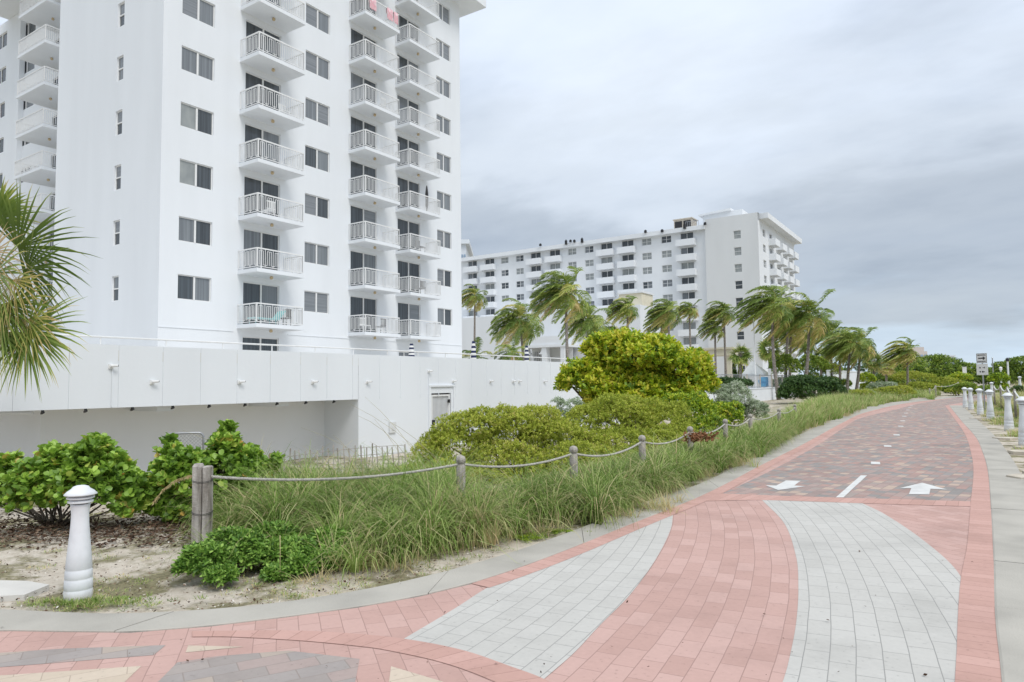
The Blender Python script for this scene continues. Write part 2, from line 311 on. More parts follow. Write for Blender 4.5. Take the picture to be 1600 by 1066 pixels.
ra = n.new('ShaderNodeValToRGB'); setramp(ra.color_ramp, [(.3, (.36, .30, .235)), (.45, (.53, .47, .39)), (.62, (.60, .545, .465)), (.8, (.66, .62, .55))]); l.new(nz_(9, 10, .75), ra.inputs[0])
rb = n.new('ShaderNodeValToRGB'); setramp(rb.color_ramp, [(.47, (0, 0, 0)), (.56, (.9, .9, .9))]); l.new(nz_(1.3, 9, .68), rb.inputs[0])
rc = n.new('ShaderNodeValToRGB'); setramp(rc.color_ramp, [(.3, (.10, .085, .05)), (.5, (.20, .185, .095)), (.7, (.30, .26, .16))]); l.new(nz_(22, 5), rc.inputs[0])
mxx = n.new('ShaderNodeMixRGB'); l.new(rb.outputs[0], mxx.inputs[0]); l.new(ra.outputs[0], mxx.inputs[1]); l.new(rc.outputs[0], mxx.inputs[2])
l.new(mxx.outputs[0], p.inputs['Base Color']); bb = n.new('ShaderNodeBump'); bb.inputs['Strength'].default_value = .7; bb.inputs['Distance'].default_value = .02; l.new(nz_(34, 7, .7), bb.inputs['Height']); l.new(bb.outputs[0], p.inputs['Normal'])
SAND = m
tag(obj('ground', mb, SAND, smooth=True), 'pale sandy ground with patches of dry grass', kind='structure')
# ------------------------------------------------------------------ paving
def rot2(P, a): c, s_ = math.cos(a), math.sin(a); return np.c_[P[:, 0]*c+P[:, 1]*s_, -P[:, 0]*s_+P[:, 1]*c]
CX, CY = -22.4, 2.0
def polar(P):
    d = P-np.array([CX, CY]); r = np.linalg.norm(d, axis=1); return np.c_[np.arctan2(d[:, 1], d[:, 0])*21.2, r]
def ruled(name, A, B, nu, nv, z, m, uvf, label):
    A = resample(A, nu); B = resample(B, nu); P = np.array([A[i]*(1-j/(nv-1))+B[i]*j/(nv-1) for i in range(nu) for j in range(nv)])
    mb = MB(); mb.add(np.c_[P, np.full(len(P), z)], [(i*nv+j, (i+1)*nv+j, (i+1)*nv+j+1, i*nv+j+1) for i in range(nu-1) for j in range(nv-1)])
    o = obj(name, mb, m, uv=uvf(P, nu, nv) if uvf.__code__.co_argcount == 3 else uvf(P)); return tag(o, label, kind='structure')
def stripuv(width):
    def f(P, nu, nv):
        Q = P.reshape(nu, nv, 2); c = Q[:, nv//2]; s_ = np.r_[0, np.cumsum(np.linalg.norm(np.diff(c, axis=0), axis=1))]
        return np.array([(j/(nv-1)*(width-.024)+.012, s_[i]) for i in range(nu) for j in range(nv)])
    return f
def polysheet(name, P, z, m, ang, label, world=None):
    P = np.array(P); mb = MB(); mb.add(np.c_[P, np.full(len(P), z)], tessellate_polygon([[Vector((a, b, 0)) for a, b in P]]))
    o = obj(name, mb, m, uv=rot2(P, ang)); return tag(o, label, kind='structure')
base = list(kLi)+list(G([(1600, 622), (1600, 628), (1530, 630)])*1)+list(rIn[::-1])
base = list(kLi[:-1])+[(20, 108), (20, 60), (.5, 55)]+list(rIn[::-1])+[(-8, -14), (-15, -12)]
polysheet('path', base, 0, M_RED, math.radians(-38), 'red paver surface of the beach path')
arcR = G([(1190.6, 781.6), (1225, 817.5), (1244, 870.6), (1247.5, 920.6), (1244, 974), (1234, 1027), (1223, 1066)])
arcL = G([(1051.6, 805), (1048, 827.5), (1025, 874), (984, 930.6), (937.5, 977.5), (897, 1021), (850, 1062)])
arcR = np.vstack([arcR, [(-.95, 3.2), (-.95, 2), (-1.0, .5)]]); arcL2 = np.vstack([G([(1085, 784)]), arcL, [(-2.2, 2.7), (-2.25, 1.6), (-2.35, .4)]])
ruled('paved_band', arcL2, arcR, 60, 10, .0012, M_RED, polar, 'red pavers laid in curving rows')
wr = np.vstack([G([(1348, 787), (1381, 803), (1444, 845.6), (1501.6, 902), (1497, 958), (1492, 1066)]), [(-.27, 3), (-.27, 2), (-.27, .5)]])
ruled('pale_paved_field', arcR, wr, 60, 24, .0030, M_WHT, polar, 'large pale grey paver shape curving along the path')
wl = G([(1051.6, 805), (1000, 826), (944, 849), (850, 884), (775, 912), (709, 952.5), (631, 999)])
wlr = arcL
A = resample(wl, 60); B = resample(wlr, 60); bot = resample(G([(631, 999), (722, 1016.6), (800, 1043), (850, 1062)]), 16)
P = []
for i in range(60):
    for j in range(16):
        tt = j/15; q = A[i]*(1-tt)+B[i]*tt; e = bot[j]-(bot[0]*(1-tt)+bot[-1]*tt); P.append(q+e*(i/59)**6)
P = np.array(P); mb = MB(); mb.add(np.c_[P, np.full(len(P), .0036)], [(i*16+j, (i+1)*16+j, (i+1)*16+j+1, i*16+j+1) for i in range(59) for j in range(15)])
tag(obj('pale_paved_field', mb, M_WHT, uv=polar(P)), 'pale grey paver wedge beside the left kerb', kind='structure')
rRed2 = rRed[:]
k0 = np.argmin(np.abs(rRed[:, 1]-12.0))
rg_ = rRed[k0:]
lg = np.vstack([lRed, kLi[(kLi[:, 1] > 60)][:6]])
ruled('mixed_paving', resample(np.vstack([lRed, G([(1440, 630), (1490, 622.5), (1530, 619)])]), 80), np.vstack([G([(1519, 784)]), rg_[2:], G([(1500, 630), (1545, 626)])]), 80, 8, .0024, M_MIX, lambda P: np.c_[P[:, 1]*1.0+P[:, 0]*.12, -P[:, 0]+P[:, 1]*.12], 'charcoal, rose and tan pavers of the two way path')
# soldier row across the end of the mixed pavers
ruled('red_border', G([(1112, 771), (1250, 776), (1400, 780.5), (1519, 784)]), G([(1085, 783.8), (1191, 782), (1348, 787), (1519, 792)]), 40, 3, .0044, M_REDS, stripuv(.30), 'red paver row across the path')
ruled('red_border', rRed, rIn, 120, 3, .0064, M_REDS, stripuv(.30), 'red paver border beside the right kerb')
lb = kLi[(kLi[:, 1] > 5.0) & (kLi[:, 1] < 70)]
def offset(P, d):
    T = nrm(np.gradient(P, axis=0)); return P+np.c_[T[:, 1], -T[:, 0]]*d
ruled('red_border', lb, offset(lb, .21), 160, 3, .0054, M_REDS, stripuv(.30), 'red paver border beside the left kerb')
ringA = G([(300, 987), (450, 986), (540, 990), (631, 999), (722, 1016.6), (800, 1043), (850, 1062), (905, 1095), (930, 1140)])
ringB = G([(300, 996), (360, 996), (470, 1002), (555, 1010), (600, 1016), (694, 1037), (772, 1066), (815, 1090), (850, 1140)])
ruled('red_border', ringA, ringB, 60, 3, .0042, M_REDS, stripuv(.15), 'curved ring of red pavers at the lower left')
a0 = math.radians(62)
for nm, P_, m_, lab in [('charcoal_paving', [(-150, 1026), (0, 1020.6), (97, 1014), (259, 1008.5), (240, 1024), (94, 1035.6), (0, 1043), (-150, 1052)], M_CHAR, 'long charcoal paver strip at the lower left corner'),
                        ('charcoal_paving', [(277, 1035.6), (337, 1026), (450, 1017), (562, 1030), (555, 1066), (551, 1110), (200, 1110), (247, 1066)], M_CHAR, 'charcoal and tan paver patch at the bottom'),
                        ('cream_paving', [(294, 1009), (382, 1011), (290, 1020)], M_CRM, 'small cream paver triangle'),
                        ('cream_paving', [(221, 1041), (195, 1066), (150, 1110), (-80, 1110), (-80, 1072), (0, 1056)], M_CRM, 'cream paver wedge at the bottom left'),
                        ('cream_paving', [(611, 1041.6), (690, 1065), (740, 1085), (740, 1110), (606, 1110), (608, 1065)], M_CRM, 'cream paver wedge at the bottom centre')]:
    polysheet(nm, G(P_), .0018, m_, a0, lab)
def kerb(name, A, B, label, seg=2.6, start=0.0):
    A = np.array(A); B = np.array(B); Cn = (A+B)/2; s_ = np.r_[0, np.cumsum(np.linalg.norm(np.diff(Cn, axis=0), axis=1))]
    mb = MB(); k = start-seg
    while k < s_[-1]:
        a = max(k+.006, 0); b = min(k+seg-.006, s_[-1]); k += seg
        if b-a < .05: continue
        q = np.linspace(a, b, 10); PA = np.c_[np.interp(q, s_, A[:, 0]), np.interp(q, s_, A[:, 1])]; PB = np.c_[np.interp(q, s_, B[:, 0]), np.interp(q, s_, B[:, 1])]
        z = .014+rg.uniform(-.002, .002)
        vs = []
        for i in range(10): vs += [(*PA[i], -.06), (*PA[i], z-.006), (*(PA[i]*.98+PB[i]*.02), z), (*(PA[i]*.02+PB[i]*.98), z), (*PB[i], z-.006), (*PB[i], -.06)]
        fs = [(i*6+j, (i+1)*6+j, (i+1)*6+j+1, i*6+j+1) for i in range(9) for j in range(5)]+[(0, 1, 2, 3, 4, 5), (59, 58, 57, 56, 55, 54)]
        mb.add(vs, fs)
    return tag(obj(name, mb, CONC), label, kind='structure')
kerb('kerb', kLo, kLi, 'flush concrete kerb on the dune side', 2.35, .3)
kerb('kerb', rOut, rIn, 'wide concrete kerb on the beach side', 1.62, 0)
# markings
mb = MB()
def mark(P, z=.0075): P = G(P); mb.add(np.c_[P, np.full(len(P), z)], tessellate_polygon([[Vector((a, b, 0)) for a, b in P]]))
mark([(1306, 778), (1318, 778), (1355, 743.5), (1345, 743.5)])
for cx, cy in [(1368, 724), (1387, 697.5), (1401, 680), (1407.5, 666.5), (1410.5, 658), (1413, 650.8), (1415.5, 645.8), (1418.5, 641), (1421.5, 637), (1424, 634)]:
    c = g(cx, cy)[:2]; d = np.array([-.12, 1.]); d /= np.linalg.norm(d); e = np.array([d[1], -d[0]])
    P = [c-d*.24-e*.085, c-d*.24+e*.085, c+d*.24+e*.085, c+d*.24-e*.085]; mb.add([(a, b, .0075) for a, b in P], [(0, 1, 2, 3)])
mark([(1228, 751.5), (1251, 752), (1241, 759.5), (1259, 760.5), (1216, 766.5), (1196, 759), (1213, 759.5)])
mark([(1441, 755), (1480, 765.8), (1454, 764.6), (1452, 773.5), (1420, 773), (1424, 763.6), (1406, 763.5)])
tag(obj('path_markings', mb, PAINT), 'white dashes and two arrows painted on the path', kind='structure')
# stepping slab
c = g(18, 922); mb = MB(); P = G([(-60, 925), (0, 911), (42, 912), (77, 918), (38, 934), (-40, 938)]); mb.prism([(a, b) for a, b in P], -.05, .025)
tag(obj('paving_slab', mb, CONCW, origin=(c[0], c[1], 0)), 'loose pale concrete slab lying on sand left of the near bollard', 'slab')
# ------------------------------------------------------------------ tower
XT, YT0, YT1 = -30.8, 17.45, 39.9; FL = 2.74; Z0 = 4.87
def holes_face(mb, O, U, V, Nn, u0, u1, v0, v1, holes, depth, mi=0):
    O, U, V, Nn = map(lambda a: np.array(a, float), (O, U, V, Nn))
    us = sorted({u0, u1}|{round(h[i], 4) for h in holes for i in (0, 1)}); vs = sorted({v0, v1}|{round(h[i], 4) for h in holes for i in (2, 3)})
    us = [u for u in us if u0 <= u <= u1]; vs = [v for v in vs if v0 <= v <= v1]
    hs = [tuple(round(x, 4) for x in h) for h in holes]
    P = lambda u, v, d=0: O+U*u+V*v-Nn*d
    for i in range(len(us)-1):
        run = None
        for j in range(len(vs)-1):
            uc = (us[i]+us[i+1])/2; vc = (vs[j]+vs[j+1])/2
            inh = any(h[0] < uc < h[1] and h[2] < vc < h[3] for h in hs)
            if not inh and run is None: run = vs[j]
            if run is not None and (inh or j == len(vs)-2):
                top = vs[j] if inh else vs[j+1]
                mb.add([P(us[i], run), P(us[i+1], run), P(us[i+1], top), P(us[i], top)], [(0, 1, 2, 3)], mi); run = None
    for a, b, c_, d_ in hs:
        for q in [((a, c_), (b, c_)), ((b, c_), (b, d_)), ((b, d_), (a, d_)), ((a, d_), (a, c_))]:
            mb.add([P(*q[0]), P(*q[1]), P(*q[1], depth), P(*q[0], depth)], [(0, 1, 2, 3)], mi)
tower = thing('apartment_tower', 'tall white apartment tower with stacked railed balconies rising behind the terrace wall', 'building', (XT, YT0, 0))
TL = np.array([XT, YT0, 0])
wh, ws = 1.18, 2.74
east = []   # (kind, y0, y1, z0, z1)
NF = 9
c1 = (18.36, 20.08); c2 = (25.72, 27.5); c3 = (37.2, 38.8)
d1_, d2_, d3_ = (21.85, 24.05), (29.14, 31.36), (33.22, 35.42)
for k in range(NF):
    zt = 7.05+FL*k
    for c_ in (c1, c2, c3): east.append(('w', c_[0], c_[1], zt-wh, zt))
    for d_ in (d1_, d2_, d3_): east.append(('d', d_[0], d_[1], Z0+FL*k+.02, zt+.05))
east += [('d', 21.85, 24.05, 2.3, 4.3), ('w', 33.3, 34.4, 2.9, 3.9)]
south = [('s', -4.13, -3.5, 5.97+FL*k, 7.2+FL*k) for k in range(NF)]
mb = MB()
ZR = 29.75
holes_face(mb, (XT, 0, 0), (0, 1, 0), (0, 0, 1), (1, 0, 0), YT0, YT1, .5, ZR, [e[1:] for e in east], .12)
holes_face(mb, (XT, YT0, 0), (1, 0, 0), (0, 0, 1), (0, -1, 0), -10.27, 0, .5, ZR, [e[1:] for e in south], .12)
xw = XT-10.27
mb.add([(xw, YT0, .5), (xw, YT0, ZR), (xw, YT1, ZR), (xw, YT1, .5)], [(0, 1, 2, 3)]); mb.add([(xw, YT1, .5), (xw, YT1, ZR), (XT, YT1, ZR), (XT, YT1, .5)], [(0, 1, 2, 3)])
# floor band line low on the facade
mb.box(XT, XT+.03, 24.6, YT1, 4.52, 4.56); mb.box(XT, XT+.03, YT0, 21.3, 4.52, 4.56)
obj('wall', mb, WALL, tower)
mb = MB(); mb.box(xw-.2, XT+1.5, YT0-1.2, YT1+1.35, ZR, ZR+.85); mb.box(-60, xw-.2, 19.0, YT1, ZR+.003, ZR+.85)
obj('roof', mb, WALL, tower)
def win_proto(w, h, kind, gi, parent=None):
    """local frame: x = along width, y = outward, z up, origin bottom-left in the opening's back plane"""
    f = MB(); t_ = .05
    f.box(0, w, 0, .05, 0, t_); f.box(0, w, 0, .05, h-t_, h); f.box(0, t_, 0, .05, t_, h-t_); f.box(w-t_, w, 0, .05, t_, h-t_)
    if kind == 'small': f.box(t_, w-t_, .0, .06, h*.5-.03, h*.5+.03)
    elif kind == 'grid': f.box(w/2-.04, w/2+.04, 0, .06, t_, h-t_); f.box(t_, w/2-.04, 0, .04, h*.5-.025, h*.5+.025); f.box(w/2+.04, w-t_, 0, .04, h*.5-.025, h*.5+.025)
    else: f.box(w/2-.045, w/2+.045, 0, .07, t_, h-t_)
    o = obj('window' if kind != 'door' else 'balcony_door', f, WHITE)
    p_ = MB()
    if kind == 'small':
        p_.box(t_, w-t_, .008, .02, t_, h*.5-.03, 0); p_.box(t_, w-t_, .008, .028, h*.5+.03, h-t_, 1)
        obj('pane', p_, [GL[gi[0]], GL[gi[1]]], o, local=True)
    else:
        p_.box(t_, w/2-.045, .008, .02, t_, h-t_, 0); p_.box(w/2+.045, w-t_, .008, .03, t_, h-t_, 1)
        obj('pane', p_, [GL[gi[0]], GL[gi[1]]], o, local=True)
    return o
protos = {}
def put_window(kind, w, h, gi, parent, loc, rz, base):
    key = (kind, round(w, 3), round(h, 3), tuple(gi))
    loc = tuple(np.array(loc)-np.array(root_of(parent).location))
    if key not in protos:
        o = win_proto(w, h, kind, gi); protos[key] = o; o.parent = parent; o.location = loc; o.rotation_euler = (0, 0, rz); return o
    return cp(protos[key], parent, loc, rz)
R = random.Random(5)
GC = {('w', 0): [(2, 1), (1, 2), (1, 1), (2, 2), (0, 1), (0, 2)], }
for kind, y0, y1, z0, z1 in east:
    if kind == 'w': gi = R.choice([(0, 1), (0, 2), (1, 1), (1, 2), (1, 0), (2, 2), (0, 3), (2, 1)])
    else: gi = R.choice([(0, 0), (0, 0), (0, 1), (1, 0), (0, 0), (2, 0)])
    # outward +X: local x -> +Y means rotation of +90deg maps local y -> -X ; use -90 from the far end
    put_window('win' if kind == 'w' else 'door', y1-y0, z1-z0, gi, tower, (XT-.12, y1, z0), -math.pi/2, None)
for kind, x0, x1, z0, z1 in south:
    gi = R.choice([(0, 1), (1, 2), (0, 2), (1, 1)])
    put_window('small', x1-x0, z1-z0, gi, tower, (XT+x1, YT0+.12, z0), math.pi, None)
def rail_run(mb, p0, p1, h=1.02, z=0.0):
    p0 = np.array(p0, float); p1 = np.array(p1, float); Lr = np.linalg.norm(p1-p0); d = (p1-p0)/Lr; e = np.array([-d[1], d[0]])
    def bar(a, b, z0, z1, w):
        A_ = p0+d*a; B_ = p0+d*b; c = [A_-e*w, B_-e*w, B_+e*w, A_+e*w]
        mb.add([(q[0], q[1], z0) for q in c]+[(q[0], q[1], z1) for q in c], [(0, 3, 2, 1), (4, 5, 6, 7), (0, 1, 5, 4), (1, 2, 6, 5), (2, 3, 7, 6), (3, 0, 4, 7)])
    bar(0, Lr, z+h-.06, z+h, .03); bar(0, Lr, z+.07, z+.105, .018)
    n_ = max(2, int(round(Lr/.115))); st = Lr/n_
    for i in range(n_+1):
        x = i*st; w_ = .011 if 0 < i < n_ else .025
        if 0 < i < n_:
            if i % 4 == 0: bar(x-w_, x+w_, z+.105, z+h-.06, w_)
            elif i % 4 in (1, 2, 3): bar(x-w_, x+w_, z+.17, z+h-.13, w_)
        else: bar(max(0, x-w_), min(Lr, x+w_), z+.105, z+h-.06, w_)
        if i % 4 == 1 and i+2 <= n_:
            bar(x-.011, x+2*st+.011, z+h-.15, z+h-.13, .010)
        if i % 4 == 0 and i > 0 and i+1 <= n_:
            bar(x-st+.011, x-.011, z+.17, z+.19, .010); bar(x+.011, x+st-.011, z+.17, z+.19, .010)
def balcony_proto(pr, ln):
    """local: x outward, y along; origin on wall at slab top, near end"""
    s_ = MB(); s_.box(0.0, pr, 0, ln, -.19, 0)
    o = obj('balcony', s_, WALL)
    r_ = MB(); i_ = .05
    rail_run(r_, (.02, i_), (pr-i_, i_)); rail_run(r_, (pr-i_, i_), (pr-i_, ln-i_)); rail_run(r_, (pr-i_, ln-i_), (.02, ln-i_))
    obj('railing', r_, WHITE, o, local=True)
    l_ = MB(); l_.lathe([(.05, 0), (.07, -.03), (.09, -.07), (.085, -.13), (.04, -.16)], (pr*.5, ln*.5, -.19), 10); obj('ceiling_lamp', l_, RAMP_LAMP, o, True, local=True)
    return o
for (y0, pr, ln, ks) in [(21.5, 1.56, 2.9, range(NF)), (28.95, 1.42, 2.98, range(NF)), (33.0, 1.28, 3.07, range(NF))]:
    pro = None
    for k in ks:
        loc = (XT-TL[0], y0-TL[1], Z0+FL*k)
        if pro is None: pro = balcony_proto(pr, ln); pro.parent = tower; pro.location = loc
        else: cp(pro, tower, loc)
# west wing, set back, with balconies at its inner corner
YWB = 22.3; YWF = 19.8; XWC = -52.55
mb = MB()
wh2 = [(-56.3, -53.5+.0, 5.9+FL*k, 7.0+FL*k) for k in range(0, NF)]
wing_w = [(-53.15+.0, -51.9+.0, 0, 0)]
ww = []; wd = []
pxs = [plY(20, 300, YWB)[0], plY(48, 300, YWB)[0], plY(78, 300, YWB)[0]]
for k in range(NF): ww.append((round(pxs[0], 2)+.25, round(pxs[1], 2), 5.95+FL*k, 7.05+FL*k)); wd.append((round(pxs[2], 2), round(pxs[2], 2)+2.2, Z0+.02+FL*k, 7.1+FL*k))
holes_face(mb, (0, YWB, 0), (1, 0, 0), (0, 0, 1), (0, -1, 0), -75, XT-10.27, .5, ZR, ww+wd, .12)
YB = YWB-.35; XB = round(plY(24, 300, YB)[0], 2); XB0 = XB-16
bw = [(XB-2.3-1.9, XB-2.3, 5.9+FL*k, 7.05+FL*k) for k in range(NF)]
holes_face(mb, (0, YB, 0), (1, 0, 0), (0, 0, 1), (0, -1, 0), XB0, XB, .5, ZR, bw, .12)
mb.add([(XB, YB, .5), (XB, YB, ZR), (XB, YWB, ZR), (XB, YWB, .5)], [(0, 1, 2, 3)])
obj('wall', mb, WALL, tower)
for k in range(NF):
    a = ww[k]; put_window('win', a[1]-a[0], a[3]-a[2], R.choice([(0, 2), (1, 2), (0, 1)]), tower, (a[1], YWB+.12, a[2]), math.pi, None)
    a = wd[k]; put_window('door', a[1]-a[0], a[3]-a[2], (0, 0), tower, (a[1], YWB+.12, a[2]), math.pi, None)
    a = bw[k]; put_window('win', a[1]-a[0], a[3]-a[2], (0, 0), tower, (a[1], YB+.12, a[2]), math.pi, None)
bl = plY(27, 90, YWF)[0]; br = plY(69.5, 90, YWF)[0]; pro = None
for k in range(NF):
    # rotate -90: local x(out) -> -Y ; local y -> +X
    loc = (bl-TL[0], YWB-TL[1], Z0+FL*k)
    if pro is None: pro = balcony_proto(YWB-YWF, br-bl); pro.parent = tower; pro.location = loc; pro.rotation_euler = (0, 0, -math.pi/2)
    else: cp(pro, tower, loc, -math.pi/2)
# things kept on the balconies
def chair(loc, rz, m_, label, group=None):
    t_ = thing('balcony_chair', label, 'chair', loc, group); t_.rotation_euler = (0, 0, rz)
    b_ = MB(); b_.box(-.24, .24, -.24, .24, .40, .44); obj('seat', b_, m_, t_, local=True)
    b_ = MB(); b_.box(-.24, .24, .20, .24, .46, .52); b_.box(-.24, .24, .20, .24, .84, .90)
    for i in range(5): b_.box(-.22+i*.1, -.18+i*.1, .205, .235, .52, .84)
    obj('backrest', b_, m_, t_, local=True)
    for sx in (-.22, .22):
        for sy in (-.22, .22):
            b_ = MB(); b_.tube([(sx, sy, 0), (sx, sy, .41)], .016, 6); obj('leg', b_, m_, t_, local=True)
    return t_
LOC = lambda st, k, dx, dy: (XT+dx, st+dy, Z0+FL*k)
chair(LOC(21.5, 0, .9, 2.2), -1.2, DARK, 'dark slatted chair on the lowest balcony of the left stack, beside the aqua lounger')
chair(LOC(21.5, 2, .8, 1.2), -1.6, WHITE, 'white chair on the third lowest balcony of the left stack')
chair(LOC(21.5, 4, .8, 2.2), 1.6, WHITE, 'white chair on the fifth lowest balcony of the left stack')
chair(LOC(28.95, 0, .8, 1.9), -1.6, DARK, 'dark chair on the lowest balcony of the middle stack')
chair(LOC(28.95, 0, .8, .6), 1.6, WHITE, 'white chair on the lowest balcony of the middle stack')
chair(LOC(33.0, 1, .7, 1.6), -1.6, DARK, 'dark chair on the second lowest balcony of the right stack')
chair(LOC(33.0, 2, .7, 1.6), 1.6, DARK, 'dark chair on the third lowest balcony of the right stack')
chair(LOC(28.95, 5, .7, 2.0), -1.6, WHITE, 'white chair on the sixth lowest balcony of the middle stack')
t_ = thing('lounger', 'aqua lounger on the lowest balcony of the left stack', 'lounger', LOC(21.5, 0, .9, .2))
b_ = MB(); b_.box(XT+.55, XT+1.15, 21.7, 23.1, Z0+.28, Z0+.34); obj('seat', b_, AQUA, t_)
b_ = MB(); b_.add([(XT+.55, 23.1, Z0+.3), (XT+1.15, 23.1, Z0+.3), (XT+1.15, 23.55, Z0+.8), (XT+.55, 23.55, Z0+.8), (XT+.55, 23.14, Z0+.26), (XT+1.15, 23.14, Z0+.26), (XT+1.15, 23.6, Z0+.77), (XT+.55, 23.6, Z0+.77)], [(0, 1, 2, 3), (4, 7, 6, 5), (0, 4, 5, 1), (3, 2, 6, 7), (0, 3, 7, 4), (1, 5, 6, 2)]); obj('backrest', b_, AQUA, t_)
for yy in (21.8, 23.0):
    for xx in (XT+.6, XT+1.1):
        b_ = MB(); b_.tube([(xx, yy, Z0), (xx, yy, Z0+.28)], .02, 6); obj('leg', b_, AQUA, t_)
t_ = LOC(33.0, 3, .95, 2.0); b_ = MB(); b_.lathe([(.02, 0), (.03, .3), (.09, .5), (.10, 1.3), (.05, 1.75), (.01, 1.85)], (t_[0], t_[1], t_[2]), 10)
tag(obj('folded_parasol', b_, DARK, None, True, origin=t_), 'dark folded parasol on the fourth lowest balcony of the right stack', 'parasol')
for i, (y, w_, lab) in enumerate([(28.95+.35, .55, 'pink striped towel at the near end of the top railing of the middle stack'), (28.95+1.85, .5, 'pink patterned towel hanging on the top railing of the middle stack'), (28.95+2.45, .35, 'small pink towel at the far end of the top railing of the middle stack')]):
    z = Z0+FL*7+1.03; x = XT+1.42-.05; b_ = MB(); n_ = 9
    vs = []
    for a in range(n_):
        yy = y+w_*a/(n_-1); o_ = .02*math.sin(a*1.7)
        vs += [(x+.055+o_, yy, z-.72), (x+.05+o_, yy, z-.3), (x+.045, yy, z), (x-.045, yy, z+.004), (x-.05-o_, yy, z-.35)]
    b_.add(vs, [(a*5+c_, (a+1)*5+c_, (a+1)*5+c_+1, a*5+c_+1) for a in range(n_-1) for c_ in range(4)])
    tag(obj('towel', b_, CLOTHP, None, True, origin=(x, y, z)), lab, 'towel')
# ------------------------------------------------------------------ terrace building
XW = -15.92; ZB = -1.2
ter = thing('terrace_building', 'long low white terrace wall with an overhang, ribbed parapet and side door', 'building', (XW, 6, 0)); 
YC = 6.1; YH = 15.4; YE = float(plX(1114, 590, XW)[1]); ZS = 1.33; ZTp = 2.72; XR = -17.45
mb = MB()
# solid right part of the wall with the door opening
dr = (18.86, 19.96, ZB, 1.45)
holes_face(mb, (XW, 0, 0), (0, 1, 0), (0, 0, 1), (1, 0, 0), YH, YE, ZB, ZTp, [dr], .10)
mb.add([(XW, YH, ZB), (XR, YH, ZB), (XR, YH, ZS), (XW, YH, ZS)], [(0, 1, 2, 3)])       # return at the recess end
mb.add([(XW, YE, ZB), (XW, YE, ZTp), (-60, YE, ZTp), (-60, YE, ZB)], [(0, 1, 2, 3)])
obj('wall', mb, WALL, ter)
# fascia with vertical joints, built as panels
mb = MB(); ys = [YC]; pw = 1.02
while ys[-1] < YH: ys.append(ys[-1]+pw*(1 if len(ys) % 4 else .94))
ys[-1] = YH
for a, b in zip(ys[:-1], ys[1:]): mb.box(XW-.22, XW, a+.008, b-.008, ZS, ZTp)
mb.box(XW-.22, XW-.012, YC, YH, ZS+.002, ZTp-.002)
# chamfered corner then west face
Q = [(XW, YC), (XW-.55, YC-.62), (XW-12, YC-.9), (XW-12, YC-.6), (XW-.7, YC-.35), (XW-.22, YC+.0)]
mb.prism(Q, ZS, ZTp)
obj('fascia', mb, WALL, ter)
y = YH+.9
while y < 36: mb = MB(); mb.box(XW+.001, XW+.012, y, y+.03, ZS, ZTp-.05); obj('parapet_rib', mb, WALL, ter); y += .98
mb = MB(); yl = 7.25
mb.add([(XR, YH, ZB), (XR, yl, ZB), (XR, yl, ZS), (XR, YH, ZS)], [(0, 1, 2, 3)])
mb.add([(XR, yl, ZB), (XR-9, yl, ZB), (XR-9, yl, ZS), (XR, yl, ZS)], [(0, 1, 2, 3)])
mb.box(XR-10, XR-9, 2, 7.3, ZB, ZS); 
obj('recess_wall', mb, mat('recess_bounce_tint', (.86, .87, .88), .85, .02, .5, .1, 9), ter)  # wall white raised here: bounce light from the sand put into the colour
mb = MB(); mb.box(-45, XW-.22, YC-.3, YH-.003, ZS+.004, ZS+.2); obj('soffit', mb, WALL, ter)
mb = MB(); mb.box(-60, XW-.003, YC+.2, YE-.05, ZTp-.35, ZTp-.12); obj('deck', mb, CONCW, ter)
mb = MB()
for y in (9.2, 12.6): mb = MB(); mb.box(XR+.004, XW-.3, y, y+.42, ZS-.13, ZS-.001); obj('ceiling_beam', mb, WALL, ter)
mb = MB()
mb.tube([(XW-.3, 6.6, ZS-.06), (XW-.9, 6.3, ZS-.06), (XW-1.3, 6.2, ZS-.1), (XW-1.3, 6.2, ZS-.22), (XW-2.5, 6.4, ZS-.2)], .035, 8)
obj('pipe', mb, WALL, ter)
# door
mb = MB(); a, b = 18.9, 19.92
mb.box(XW-.09, XW-.03, a, a+.06, ZB, 1.40); mb.box(XW-.09, XW-.03, b-.06, b, ZB, 1.40); mb.box(XW-.09, XW-.03, a+.06, b-.06, 1.34, 1.40); mb.box(XW-.08, XW-.04, a+.06, b-.06, .26, .36); mb.box(XW-.08, XW-.04, a+.06, b-.06, ZB, -.30)
for i in range(13): mb.box(XW-.075, XW-.06, a+.06+i*.069, a+.075+i*.069, .36, 1.34)
dor = obj('door', mb, WHITE, ter)
mb = MB(); mb.box(XW-.099, XW-.085, a+.06, b-.06, -.3, 1.34); obj('panel', mb, mat('door_mesh', (.50, .52, .54), .6, .05, 5), dor)
mb = MB(); mb.box(XW-.06, XW+.03, a+.02, a+.12, .33, .52); mb.box(XW-.05, XW+.02, b-.10, b-.04, 1.1, 1.22); obj('handle', mb, DARK, dor)
mb = MB(); mb.box(XW+.001, XW+.05, 18.68, 18.78, -.5, 1.68); mb.box(XW+.001, XW+.05, 20.06, 20.16, -.5, 1.68); mb.box(XW+.001, XW+.06, 18.68, 20.16, 1.68, 1.74); obj('door_frame', mb, WALL, ter)
mb = MB(); mb.tube([(XW-.12, YC+.1, ZTp+.17), (XW-.12, 45, ZTp+.17)], .022, 6)
y = YC+.2
while y < 44: mb.tube([(XW-.12, y, ZTp-.1), (XW-.12, y, ZTp+.17)], .016, 5); y += 1.5
obj('railing', mb, WHITE, ter)
mb = MB(); mb.tube([(XW+.02, 8.0, ZS+.02), (XW+.02, 8.0, ZS+.85)], .014, 6); mb.tube([(XW+.02, 18.7, 1.74), (XW+.02, 18.7, 2.2)], .014, 6); obj('conduit', mb, WALL, ter)
